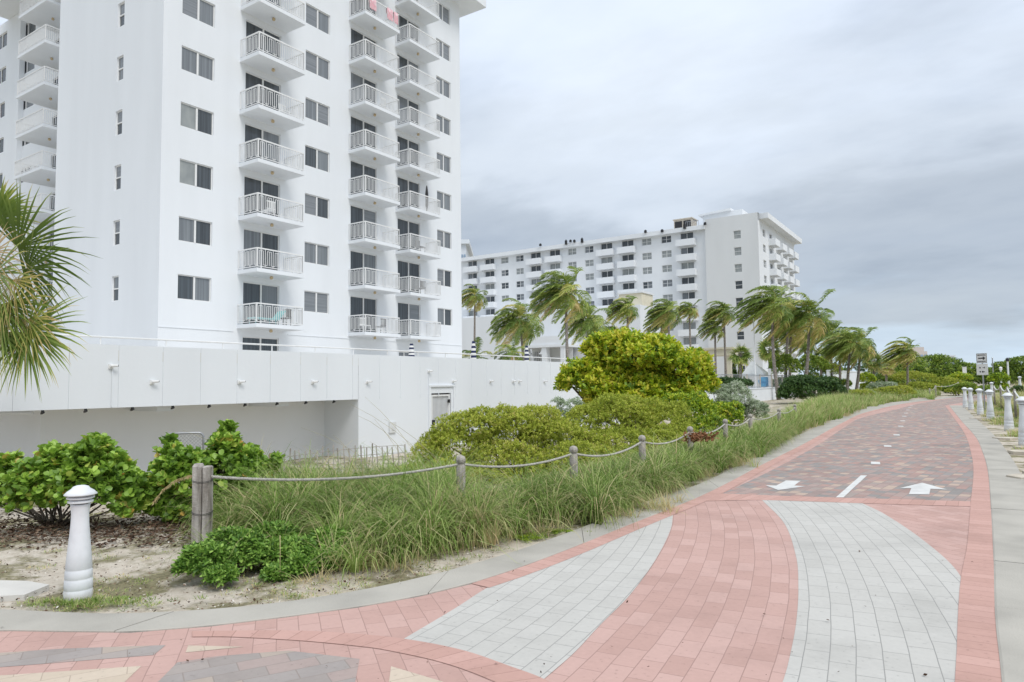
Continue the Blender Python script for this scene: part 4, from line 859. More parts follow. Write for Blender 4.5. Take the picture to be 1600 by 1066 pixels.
obj('arrow', merge([board(-.17, .08, zc_-.03, zc_+.03, -.056, -.051), board(.06, .10, zc_-.085, zc_+.085, -.056, -.051), board(.10, .14, zc_-.055, zc_+.055, -.056, -.051), board(.14, .18, zc_-.025, zc_+.025, -.056, -.051)]), SIGNK, u)
rim = lambda z0, z1, t: merge([board(-wv+.01, wv-.01, z1-.025, z1-.012, -.056, -.051), board(-wv+.01, wv-.01, z0+.012, z0+.025, -.056, -.051), board(-wv+.01, -wv+.024, z0+.025, z1-.025, -.056, -.051), board(wv-.024, wv-.01, z0+.025, z1-.025, -.056, -.051)])
obj('border', rim(vz[1], vz[0], 0), SIGNK, u)
l_ = [board(-.2+i*.05, -.165+i*.05, zc_+.14, zc_+.19, -.056, -.051) for i in range(8)]+[board(-.2+i*.05, -.165+i*.05, zc_-.19, zc_-.14, -.056, -.051) for i in range(8)]
obj('lettering', merge(l_), SIGNK, u)
u = obj('lower_board', board(-wv-.02, wv+.02, vz[3], vz[2], -.05, -.03), SIGNW, t_); z1 = vz[2]-.2; z2 = vz[3]+.17
obj('symbols', merge([board(.02, .12, z1-.012, z1+.012, -.056, -.051), board(.10, .13, z1-.04, z1+.04, -.056, -.051), board(-.13, -.07, z1-.04, z1+.035, -.056, -.051), board(-.13, -.06, z2-.035, z2+.03, -.056, -.051), board(-.01, .06, z2-.04, z2+.04, -.056, -.051), board(.08, .12, z2-.03, z2+.02, -.056, -.051)]), SIGNK, u)
# lamp posts on the far right
for px, top, s_, lab in [(1574, 560, 12, 'tallest pale lamp post with a dark head among the right hand shrubs'), (1563.5, 574, 11, 'short white lamp post left of the tall one at the right')]:
    q = at(px, top, s_); t_ = thing('lamp_post', lab, 'lamp post', (q[0], q[1], 0), 'lamp posts beyond the right hand shrubs')
    b_ = MB(); b_.tube([(q[0], q[1], 0), (q[0], q[1], q[2]-.4)], [.13, .10], 8); obj('pole', b_, BOLL, t_); b_ = MB(); b_.lathe([(.12, -.4), (.20, -.34), (.17, -.1), (.24, -.08), (.05, .08)], (q[0], q[1], q[2]), 10); obj('lamp_head', b_, DARK if px == 1574 else WHITE, t_)
q = at(1550.5, 560, 8); b_ = MB(); b_.tube([(q[0], q[1], 0), (q[0], q[1], q[2])], [.14, .10], 6); b_.lathe([(.1, 0), (.16, .05), (.05, .2)], (q[0], q[1], q[2]), 8); tag(obj('pole', b_, GREYM, None, origin=(q[0], q[1], 0)), 'thin distant grey pole right of the sign', 'pole')
# small white box in the dune thicket
q = at(1507, 577, 9); b_ = MB(); b_.box(q[0]-.3, q[0]+.3, q[1]-.3, q[1]+.3, q[2]-1.5, q[2]+.3); b_.box(q[0]-.36, q[0]+.36, q[1]-.36, q[1]+.36, q[2]+.3, q[2]+.4); tag(obj('lifeguard_hut', b_, CANVAS, None, origin=(q[0], q[1], q[2])), 'tiny white hut half sunk in the dune thicket left of the sign', 'hut')
# ------------------------------------------------------------------ sand fence and chain-link gate
fA = atz(240, 0, 92); fB = atz(395, 0, 82); fC = atz(640, 0, 78); fA[2] = fB[2] = fC[2] = 0
FP = [fA, fB, fC]; t_ = thing('sand_fence', 'low grey picket sand fence behind the tall grass in front of the white recess', 'fence', (fB[0], fB[1], 0)); d = np.r_[0, np.cumsum([np.linalg.norm(FP[i+1]-FP[i]) for i in range(2)])]
b_ = MB(); q = 0; R3 = random.Random(7); pk = []
while q < d[-1]:
    x = np.interp(q, d, [p_[0] for p_ in FP]); y = np.interp(q, d, [p_[1] for p_ in FP]); lean = .05*math.sin(q*1.3)+R3.uniform(-.03, .03); z0 = float(gz(x, y)); h_ = .62+.06*math.sin(q*.9)+R3.uniform(-.05, .04)
    a = .3; b_.tube([(x, y, z0-.1), (x+lean*.5, y, z0+h_*.5), (x+lean, y+R3.uniform(-.02, .02), z0+h_)], .017, 4); pk.append((x, y, z0)); q += .105
obj('picket', b_, WOODG, t_)
b_ = MB()
for h_ in (.2, .4, .55): b_.tube([(x, y, z0+h_) for x, y, z0 in pk], .005, 4)
obj('wire', b_, WOODG, t_)
for px, s_, py, lab in [(247, 95, 702, 'slim rusty tipped stake left of the chain link gate'), (423, 84, 708, 'slim rusty tipped stake right of the second seagrape shrub')]:
    q = at(px, py, s_); z0 = float(gz(q[0], q[1])); b_ = MB(); b_.tube([(q[0], q[1], z0), (q[0], q[1], q[2]-.1)], .024, 7, 0); b_.tube([(q[0], q[1], q[2]-.1), (q[0], q[1], q[2])], .027, 7, 1); tag(obj('stake', b_, [DARK, RUST], None, origin=(q[0], q[1], z0)), lab, 'stake')
gs = 84; GA = at(258, 678, gs); GB = at(318, 677, gs-1.5); zt = GA[2]; z0 = float(gz(GA[0], GA[1]))
t_ = thing('chain_link_gate', 'chain link gate with a rounded metal frame behind the second seagrape shrub', 'gate', ((GA[0]+GB[0])/2, (GA[1]+GB[1])/2, z0))
dd = (GB-GA); dd[2] = 0; Lg = np.linalg.norm(dd); dd /= Lg; P3 = lambda u, z: (GA[0]+dd[0]*u, GA[1]+dd[1]*u, z)
b_ = MB(); b_.tube([P3(0, z0), P3(0, zt-.06), P3(.02, zt-.02), P3(.06, zt), P3(Lg-.08, zt), P3(Lg-.03, zt-.02), P3(Lg, zt-.07), P3(Lg, z0)], .021, 8); obj('frame', b_, GREYM, t_, True)
b_ = MB(); st = .065
def clipseg(u0, z0_, du, dz):
    ts = [0, 1]
    t0, t1 = 0., 1.
    for p_, q_ in ((-du, u0), (du, Lg-u0), (-dz, z0_-z0), (dz, (zt-.03)-z0_)):
        if abs(p_) < 1e-9:
            if q_ < 0: return None
            continue
        r_ = q_/p_
        if p_ < 0: t0 = max(t0, r_)
        else: t1 = min(t1, r_)
    return (t0, t1) if t0 < t1 else None
HG = zt-z0; k = -HG
while k < Lg:
    for sg in (1, -1):
        u0 = k if sg == 1 else k+HG; c_ = clipseg(u0, z0, sg*HG, HG)
        if c_: b_.tube([P3(u0+sg*HG*c_[0], z0+HG*c_[0]), P3(u0+sg*HG*c_[1], z0+HG*c_[1])], .0022, 3, cap=False)
    k += st
obj('mesh', b_, GREYM, t_)
#VEG
# ------------------------------------------------------------------ foliage
SG = leafmat('seagrape_leaf', [(0, (0.091, 0.177, 0.029)), (.45, (0.213, 0.373, 0.049)), (.8, (0.405, 0.596, 0.089)), (.93, (0.607, 0.660, 0.146)), (1, (0.660, 0.409, 0.097))], .4, .28, .5)
YG = leafmat('yellow_green_leaf', [(0, (0.088, 0.172, 0.019)), (.4, (0.253, 0.399, 0.032)), (.75, (0.583, 0.660, 0.041)), (.93, (0.660, 0.660, 0.065)), (1, (0.660, 0.544, 0.081))], .45, .3, .4)  # the leaves' own bright yellow green
OL = leafmat('baycedar_leaf', [(0, (.14, .19, .025)), (.5, (.37, .44, .055)), (.85, (.55, .58, .10)), (1, (.50, .42, .15))], .6, .28, .25)
SV = leafmat('silver_leaf', [(0, (0.232, 0.294, 0.178)), (.5, (0.446, 0.535, 0.356)), (1, (0.660, 0.660, 0.589))], .7, .25, .2)
HG_ = leafmat('hedge_leaf', [(0, (0.029, 0.073, 0.019)), (.6, (0.073, 0.146, 0.032)), (1, (0.162, 0.259, 0.057))], .45, .2, .4)
VN = leafmat('vine_leaf', [(0, (.07, .16, .02)), (.5, (.19, .36, .055)), (1, (.36, .54, .11))], .5, .25, .4)
THK = leafmat('thicket_leaf', [(0, (0.081, 0.145, 0.029)), (.5, (0.213, 0.320, 0.052)), (.85, (0.405, 0.524, 0.081)), (1, (0.607, 0.642, 0.130))], .5, .25, .3)
GRS = leafmat('dune_grass_blade', [(0, (.07, .13, .02)), (.35, (.21, .32, .06)), (.6, (.42, .52, .17)), (.8, (.56, .52, .27)), (1, (.62, .47, .27))], .6, .3, .25)
PLM = leafmat('palm_leaf', [(0, (0.059, 0.107, 0.021)), (.4, (0.166, 0.253, 0.050)), (.7, (0.370, 0.448, 0.098)), (.85, (0.660, 0.602, 0.196)), (1, (0.660, 0.486, 0.232))], .45, .25, .4)
def orient_leaves(P, D, Nn, Ln, Wd, rng_, tint, six=True):
    """leaf at P along unit D, face normal ~Nn"""
    S = nrm(np.cross(D, Nn)); Nn = np.cross(S, D); Ln = Ln[:, None]; Wd = Wd[:, None]
    n_ = len(P)
    if six:
        v = np.stack([P, P+D*Ln*.38+S*Wd*.46+Nn*Wd*.14, P+D*Ln*.78+S*Wd*.42+Nn*Wd*.10, P+D*Ln-Nn*Ln*.06, P+D*Ln*.78-S*Wd*.42+Nn*Wd*.10, P+D*Ln*.38-S*Wd*.46+Nn*Wd*.14], 1)
        b = (np.arange(n_)*6)[:, None]; Fq = np.concatenate([b+np.array([[0, 1, 2, 3]]), b+np.array([[0, 3, 4, 5]])]); return v.reshape(-1, 3), Fq, np.repeat(tint, 6)
    v = np.stack([P, P+D*Ln*.5+S*Wd*.5, P+D*Ln, P+D*Ln*.5-S*Wd*.5], 1); b = (np.arange(n_)*4)[:, None]
    return v.reshape(-1, 3), b+np.array([[0, 1, 2, 3]]), np.repeat(tint, 4)
def lumps_of(c, r, k, rng_, flat=.55, rs=(.28, .5)):
    c = np.array(c, float); r = np.array(r, float); out_ = []
    for i in range(k):
        a = rng_.uniform(0, 2*math.pi); u = math.sqrt((i+.5)/k); z = rng_.uniform(-.5, 1)*math.sqrt(max(0, 1-(u*.72)**2))*.62
        p_ = np.array([math.cos(a)*u*.68, math.sin(a)*u*.68, z]); s_ = rng_.uniform(*rs)
        out_.append((c+p_*r, r*s_*np.array([1, 1, 1.05])))
    return out_
def foliage(name, lumps, ntips, per, ln, wd, m, seed, parent, spread=(.5, 1.25), six=True, zmin=0.02, base=.45, tvar=.2, upb=.55, twig=0.0, yellowtop=.25):
    rng_ = np.random.default_rng(seed); vol = np.array([l_[1][0]*l_[1][1]+l_[1][0]*l_[1][2] for l_ in lumps]); pick = rng_.choice(len(lumps), int(ntips*1.9), p=vol/vol.sum())
    Cn = np.array([lumps[i][0] for i in pick]); Rn = np.array([lumps[i][1] for i in pick]); d = nrm(rng_.normal(size=(len(pick), 3))); d[:, 2] = np.where(d[:, 2] < -.5, -d[:, 2], d[:, 2])
    rr_ = rng_.uniform(.70, 1.06, len(pick)); spike = rng_.random(len(pick)) < (.11 if twig > .04 else .04); rr_ = np.where(spike, rr_+rng_.uniform(0, .30, len(pick))+twig, rr_)
    P = Cn+d*Rn*rr_[:, None]
    keep = P[:, 2] > zmin
    for (c, r) in lumps: keep &= ~((((P-c)/r)**2).sum(1) < .55**2)
    P = P[keep][:ntips]; d = d[keep][:ntips]; pk = pick[keep][:ntips]; n_ = len(P)
    ltint = rng_.uniform(-.12, .12, len(lumps))[pk]
    T = nrm(d*.6+np.array([0, 0, upb])+rng_.normal(size=(n_, 3))*.28)
    top = (P[:, 2]-P[:, 2].min())/(np.ptp(P[:, 2])+1e-6)
    P2 = np.repeat(P, per, 0); T2 = np.repeat(T, per, 0); k_ = n_*per
    ang = np.tile(np.arange(per)*2.4, n_)+np.repeat(rng_.uniform(0, 6.28, n_), per)
    A = nrm(np.cross(T2, np.array([.31, .77, .56]))); B = np.cross(T2, A); th = rng_.uniform(spread[0], spread[1], k_)
    D = nrm(T2*np.cos(th)[:, None]+(A*np.cos(ang)[:, None]+B*np.sin(ang)[:, None])*np.sin(th)[:, None])
    P2 = P2-T2*(np.tile(np.arange(per), n_)/per*ln*.9)[:, None]
    Nn = nrm(T2+rng_.normal(size=(k_, 3))*.25)
    L_ = ln*rng_.uniform(.6, 1.15, k_); W_ = wd*rng_.uniform(.75, 1.15, k_)
    ti = np.clip(base+np.repeat(ltint, per)+rng_.normal(0, tvar*.5, k_)+np.repeat(rng_.normal(0, tvar*.6, n_)+yellowtop*(top-.5)*0, per), 0, .97); ti[rng_.random(k_) < .006] = 1
    V, Fq, tt = orient_leaves(P2, D, Nn, L_, W_, rng_, ti, six)
    return npobj(name, V, Fq, tt, m, parent)
def stems(parent, x, y, z, lumps, seed, r=.02, n_=8, m=None):
    rr_ = random.Random(seed); mb = MB()
    for i in range(n_):
        l_ = lumps[rr_.randrange(len(lumps))][0]; a = np.array([x+rr_.uniform(-.15, .15)*(r/.02), y+rr_.uniform(-.15, .15)*(r/.02), z-.05]); mid = a*.5+l_*.5+np.array([rr_.uniform(-.1, .1), rr_.uniform(-.1, .1), 0])
        mb.tube([a, mid, l_], [r, r*.7, r*.35], 5)
    obj('stems', mb, m or BARK, parent)
def shrub(name, label, cat, lumps, ntips, per, ln, wd, m, seed, group=None, stem=(.02, 10), **kw):
    c = np.mean([l_[0] for l_ in lumps], 0); z = float(gz(c[0], c[1])); t_ = thing(name, label, cat, (c[0], c[1], z), group)
    foliage('foliage', lumps, ntips, per, ln, wd, m, seed, t_, zmin=z+.02, **kw); stems(t_, c[0], c[1], z, lumps, seed, stem[0], stem[1]); return t_
def L3(spec):      # (px, py, s, rx, ry, rz) -> lumps placed at real distance
    return [(at(px, py, s_), np.array([a, b, c])) for px, py, s_, a, b, c in spec]
def sub(lumps, k, seed, rs=(.35, .55)):
    rng_ = np.random.default_rng(seed); out_ = []
    for c, r in lumps:
        r = np.array(r, float); out_.append((np.array(c), r*.86))
        for i in range(k):
            d = nrm(rng_.normal(size=3)); d[2] = abs(d[2])*.9-.25; d = nrm(d); out_.append((c+d*r*.68, r*rng_.uniform(*rs)*np.array([1, 1, 1.05])))
    return out_
# two seagrape shrubs at the left
S1 = L3([(60, 768, 122, .42, .42, .42), (150, 755, 124, .42, .4, .48), (105, 745, 118, .35, .35, .36), (20, 770, 112, .4, .4, .36), (205, 785, 122, .28, .28, .34), (150, 708, 124, .14, .14, .18), (85, 715, 120, .18, .18, .18), (190, 735, 121, .16, .16, .2), (-40, 765, 112, .4, .4, .4), (15, 720, 112, .12, .12, .1)])
shrub('seagrape_shrub', 'broad bright green seagrape shrub behind the near bollard', 'shrub', sub(S1, 5, 1), 2100, 6, .098, .078, SG, 11, 'round leaved seagrape shrubs', base=.58, tvar=.24, upb=.7, stem=(.016, 26), twig=.05)
S2 = L3([(290, 745, 118, .36, .36, .42), (350, 740, 114, .38, .38, .42), (268, 722, 116, .2, .2, .3), (350, 700, 113, .24, .24, .22), (385, 722, 113, .2, .2, .25), (355, 676, 113, .09, .09, .14), (262, 692, 115, .08, .08, .12), (300, 800, 118, .3, .3, .22), (262, 790, 119, .25, .2, .28), (340, 790, 112, .35, .35, .3)])
shrub('seagrape_shrub', 'taller ragged seagrape shrub growing behind the double rope post', 'shrub', sub(S2, 5, 2), 1700, 6, .095, .076, SG, 12, 'round leaved seagrape shrubs', base=.52, tvar=.26, upb=.7, stem=(.014, 22), twig=.06)
S3 = L3([(418, 735, 104, .14, .14, .16), (432, 722, 104, .07, .07, .1)])
shrub('seagrape_shrub', 'small seagrape sprig poking above the rope right of the ragged shrub', 'shrub', S3, 60, 6, .09, .07, SG, 13, 'round leaved seagrape shrubs', base=.55, stem=(.008, 4))
# low creeping vine under the grass
V1 = L3([(330, 875, 168, .24, .24, .15), (290, 888, 172, .12, .12, .09), (390, 865, 164, .26, .24, .16), (460, 862, 160, .26, .24, .16), (510, 875, 162, .22, .18, .12), (355, 845, 156, .20, .18, .14), (430, 838, 152, .22, .2, .15), (520, 848, 154, .22, .2, .15), (560, 858, 154, .18, .18, .12), (345, 900, 176, .15, .12, .07), (470, 885, 168, .14, .14, .09), (600, 838, 148, .2, .2, .16), (640, 850, 150, .16, .16, .1), (540, 875, 158, .16, .12, .1), (430, 895, 170, .14, .12, .08), (590, 868, 154, .14, .12, .08)])
vn = thing('creeping_vine', 'dark green leafy creeper spilling onto the sand under the tall grass', 'plant', (*at(400, 870, 160)[:2], 0))
foliage('foliage', sub(V1, 5, 3), 6200, 6, .062, .023, VN, 21, vn, zmin=0, base=.5, tvar=.5, upb=.5, spread=(.6, 1.3)); stems(vn, *at(400, 870, 160)[:2], 0, V1, 5, .006, 14)
# olive baycedar bushes
C1 = L3([(720, 690, 78, .75, .9, .6), (800, 685, 76, 1.0, 1.0, .68), (880, 695, 74, .75, .8, .62), (670, 715, 80, .5, .5, .42), (640, 738, 84, .22, .3, .16), (780, 735, 82, 1.1, .6, .6), (880, 730, 82, .8, .6, .5), (700, 745, 86, .6, .4, .4), (830, 668, 76, .9, .9, .5), (740, 668, 78, .6, .7, .4), (940, 712, 74, .7, .6, .5), (690, 775, 88, .6, .5, .45), (770, 765, 86, .9, .5, .5), (860, 755, 84, .9, .5, .5), (940, 740, 80, .8, .5, .5), (720, 705, 76, .8, .6, .5), (800, 700, 74, .9, .6, .55), (860, 690, 72, .9, .6, .5), (680, 735, 80, .5, .5, .35)])
shrub('baycedar_bush', 'wide olive green bush bulging over the rope right of the white door', 'bush', sub(C1, 9, 4, (.3, .48)), 17000, 7, .052, .024, OL, 31, 'olive green small leaved bushes', base=.62, tvar=.24, six=False, upb=.8, stem=(.02, 14))
C2 = L3([(960, 665, 62, 1.1, 1.1, .8), (1035, 660, 60, .8, .9, .62), (920, 655, 62, .6, .7, .45), (980, 700, 66, 1.3, .8, .6), (1050, 690, 64, .7, .7, .5), (975, 645, 61, .9, .9, .5), (1015, 715, 70, .9, .5, .45), (960, 730, 74, .9, .5, .5), (1060, 705, 68, .8, .5, .45)])
shrub('baycedar_bush', 'rounded olive bush in the middle, in front of the bright yellow green tree', 'bush', sub(C2, 9, 5, (.3, .48)), 10500, 7, .056, .025, OL, 32, 'olive green small leaved bushes', base=.56, tvar=.24, six=False, upb=.8, stem=(.02, 14))
C3 = L3([(1085, 648, 54, .75, .8, .6), (1135, 650, 52, .55, .7, .45), (1060, 628, 54, .5, .5, .3), (1100, 672, 56, .9, .6, .45)])
shrub('yellow_green_bush', 'smaller yellow green bush right of the middle olive bush', 'bush', sub(C3, 8, 6, (.3, .48)), 4200, 6, .07, .035, YG, 33, None, base=.42, tvar=.3, upb=.8, stem=(.02, 10))
C4 = L3([(1150, 622, 42, .7, .8, .55), (1180, 645, 42, .55, .6, .5), (1135, 640, 43, .6, .6, .6), (1120, 612, 42, .3, .4, .25)])
shrub('silver_buttonwood', 'pale silver green shrub below the pool fence', 'shrub', sub(C4, 8, 7, (.3, .48)), 3600, 7, .075, .03, SV, 34, None, base=.5, tvar=.3, six=False, upb=.8)
C5 = L3([(893, 636, 58, .35, .5, .25), (872, 628, 58, .2, .3, .12), (888, 655, 58, .5, .5, .3), (880, 680, 58, .6, .5, .4)])
shrub('silver_buttonwood', 'small grey green shrub between the left olive bush and the yellow green tree', 'shrub', sub(C5, 6, 8, (.35, .5)), 700, 6, .07, .03, SV, 35, None, base=.35, six=False)
# the big bright tree
T1 = L3([(985, 560, 45, 1.7, 1.5, .9), (920, 590, 45, 1.0, 1.2, .75), (1060, 575, 45, 1.1, 1.2, .7), (1020, 545, 45, 1.0, 1.0, .55), (1090, 600, 45, .65, .8, .6), (960, 620, 46, 1.3, 1.1, .7), (890, 600, 45, .5, .6, .4), (1050, 625, 46, 1.2, 1.0, .65), (945, 545, 45, .8, .8, .5), (1085, 565, 44, .55, .6, .42), (1000, 600, 45, 1.3, 1.2, .85), (950, 590, 45, 1.0, 1.1, .7), (1050, 600, 45, 1.0, 1.1, .7), (985, 635, 46, 1.6, 1.1, .7)])
sm_ = sub(T1, 9, 9, (.3, .5))
T_ = thing('yellow_green_tree', 'big rounded tree with bright yellow green leaves beside the end of the terrace wall', 'tree', (*at(990, 640, 45)[:2], 0))
foliage('crown', sm_, 9500, 7, .16, .08, YG, 41, T_, base=.68, tvar=.34, upb=.9, spread=(.5, 1.2), twig=.05, zmin=.5)
mb = MB(); c0 = at(990, 640, 45); c0[2] = 0; rr = random.Random(2)
for l_ in T1: mb.tube([c0+np.array([rr.uniform(-.2, .2), rr.uniform(-.2, .2), -.1]), c0*.55+l_[0]*.45+np.array([rr.uniform(-.2, .2), 0, -.2]), l_[0]], [.10, .07, .03], 7)
obj('trunk', mb, BARK, T_)
# round clipped hedge
Hh = L3([(1270, 612, 20, 2.6, 1.8, 1.25), (1235, 615, 20, 1.1, 1.4, 1.0), (1303, 616, 20, 1.15, 1.4, 1.0), (1245, 598, 20, 1.2, 1.2, .55), (1290, 598, 20, 1.2, 1.2, .5)])
shrub('round_hedge', 'dark green rounded clipped hedge in front of the leaning palms', 'hedge', sub(Hh, 8, 10, (.32, .45)), 5200, 6, .14, .08, HG_, 42, None, base=.45, tvar=.3, upb=.8, six=False, stem=(.04, 8))
Hh = L3([(1135, 597, 24, 1.1, .8, .35), (1160, 600, 24, .8, .8, .3)])
shrub('low_hedge', 'low dark hedge under the pool fence left of the white wall', 'hedge', sub(Hh, 6, 11, (.35, .5)), 900, 6, .12, .07, HG_, 43, None, base=.35, six=False)
# mid distance shrubs along the left of the bend and beyond
spec = [(1400, 612, 19, 1.5, 1.0, .55, OL, .6, 'long low olive bush along the path bend', .10), (1345, 618, 21, .9, .8, .5, OL, .55, 'low olive bush just right of the lower white wall', .10),
        (1380, 604, 15, 1.6, 1.2, .55, SV, .4, 'grey green mound in the middle of the dune planting', .12), (1440, 606, 15, 1.9, 1.2, .6, OL, .5, 'olive mound left of the far rope post', .12),
        (1425, 590, 11, 3.0, 2.0, 1.0, OL, .6, 'long flat topped olive thicket under the lone palm', .14), (1480, 598, 13, 1.7, 1.2, .8, OL, .45, 'brownish olive bush right of the far rope post', .12),
        (1355, 592, 12, 1.1, 1.0, .9, YG, .55, 'bright young shrub left of the lone palm', .16), (1320, 600, 14, .8, .8, .6, THK, .4, 'small shrub at the foot of the leaning palms', .14),
        (1500, 590, 11, 1.7, 1.3, .8, YG, .5, 'bright green shrub left of the sign', .16), (1560, 592, 13, 1.3, 1.2, .8, YG, .42, 'bright green shrub right of the sign', .16), (1510, 606, 17, .9, .9, .6, THK, .55, 'green bush directly behind the far bollards', .12),
        (1515, 612, 15.5, 2.2, 1.2, .55, OL, .5, 'olive shrub closing the view where the path bends out of sight', .12), (1490, 609, 15, 1.2, 1.0, .6, THK, .5, 'green shrub just left of the farthest bollards', .12), (1545, 610, 17, 1.4, 1.0, .5, THK, .45, 'green shrub behind the bollards left of the sign pole foot', .12), (1590, 610, 22, .5, .6, .35, HG_, .5, 'dark green shrub at the right edge behind the white ropes', .10), (1225, 575, 15.5, 1.6, 1.2, 1.3, THK, .55, 'leafy green shrub behind the canopy tent', .17), (1270, 572, 14.5, 1.7, 1.2, 1.2, THK, .62, 'leafy green shrub among the palm trunks', .17), (1300, 580, 12, 1.4, 1.2, 1.0, OL, .4, 'dull shrub right of the leafy one among the palm trunks', .15)]
for i, (px, py, s_, rx, ry, rz, m_, b_, lab, ll) in enumerate(spec):
    c = at(px, py, s_)
    if c[2]-rz > .3 and c[2] < 4: c[2] = max(c[2], rz*.8)
    lum = [(c, np.array([rx, ry, rz]))]
    low = c.copy(); low[2] = max(.3, (c[2]-rz*.6)/2); 
    if c[2]-rz > .4: lum.append((low, np.array([rx*.9, ry*.9, low[2]])))
    t_ = shrub('dune_shrub', lab, 'shrub', sub(lum, 12, 60+i, (.26, .42)), int(700+500*rx*rz), 6, ll*1.15, ll*.55, m_, 80+i, 'shrubs of the dune planting', base=b_, tvar=.3, upb=.8, six=False, stem=(.03, 5))
# far thickets that read as one mass
def mass(label, spec, nt_, ll, m_, seed, base=.5):
    lum = []
    for px, py, s_, rx, ry, rz in spec:
        c = at(px, py, s_); lum.append((c, np.array([rx, ry, rz])))
        z = c[2]-rz*.7
        while z > .2: lum.append((np.array([c[0], c[1]-ry*.3, z]), np.array([rx*1.05, ry, rz]))); z -= rz*.9
    o = foliage('thicket', sub(lum, 9, seed, (.25, .42)), nt_, 6, ll, ll*.55, m_, seed, None, six=False, base=base, tvar=.3, upb=.8, zmin=0); return tag(o, label, kind='stuff')
mass('dense green seagrape thicket on the dune beyond the path bend', [(1395, 578, 8, 3, 3, 1.6), (1420, 570, 7.6, 4, 3, 1.8), (1455, 567, 7.2, 4.5, 3, 2.0), (1480, 570, 7, 4, 3, 1.8), (1505, 577, 7, 4, 3, 1.5), (1530, 583, 7, 4, 3, 1.2), (1552, 582, 7, 3, 3, 1.3), (1575, 576, 7.4, 3.4, 3, 1.6), (1600, 570, 7.6, 4, 3, 2.0), (1640, 568, 7.8, 4, 3, 2.2)], 14000, .36, THK, 201, .45)
mass('far line of dark trees on the horizon', [(1360, 577, 5, 4, 3, 1.8), (1345, 570, 5, 4, 3, 2.6), (1330, 572, 5, 3, 3, 3), (1310, 575, 5, 4, 3, 2.5), (1285, 574, 5, 4, 3, 2.5), (1250, 574, 5, 5, 3, 2.5), (1215, 576, 5, 5, 3, 2.2), (1180, 580, 5, 5, 3, 1.6), (1545, 578, 3, 8, 4, 1.6), (1580, 577, 3, 8, 4, 2), (1380, 580, 3, 9, 4, 1.5)], 6000, .5, HG_, 202, .6)
# ------------------------------------------------------------------ grass
def blades(name, roots, head, ln, wd, lean, curl, tint0, tint1, m, nseg=5, rng_=None, parent=None):
    n_ = len(roots); th = lean.copy(); P = roots.copy(); S = np.c_[-np.sin(head), np.cos(head), np.zeros(n_)]; Hd = np.c_[np.cos(head), np.sin(head), np.zeros(n_)]
    tw = rng_.uniform(-.7, .7, n_)[:, None]; vs = []; tt = []
    for k in range(nseg+1):
        f = k/nseg; w_ = wd*(1-f**1.8)*.5+.0006; side = nrm(S*np.cos(tw*f)+Hd*np.sin(tw*f)*.6+np.array([0, 0, .1])*tw)
        vs += [P-side*w_[:, None], P+side*w_[:, None]]; tt += [tint0*(1-f)+tint1*f]*2
        P = P+(Hd*np.sin(th)[:, None]+np.array([0, 0, 1.])*np.cos(th)[:, None])*(ln/nseg)[:, None]; th = th+curl/nseg
    V = np.stack(vs, 1); V[:, :, 2] = np.maximum(V[:, :, 2], roots[:, None, 2]+.01); K = 2*(nseg+1); b = (np.arange(n_)*K)[:, None]
    Fq = np.concatenate([b+np.array([[2*k, 2*k+1, 2*k+3, 2*k+2]]) for k in range(nseg)])
    return npobj(name, V.reshape(-1, 3), Fq, np.stack(tt, 1).ravel(), m, parent)
def tufts(name, label, centres, nb, rad, L0, wd, seed, wind=math.pi*.92, windk=.5, m=None, dry=.1, base=.4, curl=1.7, lean=.35):
    rng_ = np.random.default_rng(seed); C_ = np.array(centres); n_ = len(C_); K = n_*nb
    sc = np.repeat(rng_.uniform(.62, 1.25, n_), nb)*(np.repeat(C_[:, 3], nb) if C_.shape[1] > 3 else 1)
    a = rng_.uniform(0, 2*math.pi, K); r = rad*np.sqrt(rng_.random(K))
    P = np.repeat(C_[:, :3], nb, 0)+np.c_[np.cos(a)*r, np.sin(a)*r, np.zeros(K)]
    head = a+rng_.normal(0, .5, K); hx = np.cos(head)+windk*math.cos(wind); hy = np.sin(head)+windk*math.sin(wind); head = np.arctan2(hy, hx)
    ln = L0*sc*rng_.uniform(.45, 1.1, K); tt = np.repeat(rng_.normal(0, .12, n_), nb); isdry = rng_.random(K) < np.repeat(np.clip(rng_.normal(dry, dry*.7, n_), 0, .9), nb)
    t0 = np.clip(base+tt+rng_.normal(0, .10, K), 0, .75); t1 = np.clip(t0+rng_.uniform(0, .28, K), 0, .85); t0[isdry] = rng_.uniform(.78, 1, isdry.sum()); t1[isdry] = rng_.uniform(.8, 1, isdry.sum())
    o = blades(name, P, head, ln, wd*rng_.uniform(.6, 1.2, K), np.abs(rng_.normal(lean*.6, lean*.5, K)), rng_.uniform(.5, 1.5, K)*curl, t0, t1, m or GRS, 5, rng_)
    if label: tag(o, label, kind='stuff')
    return o
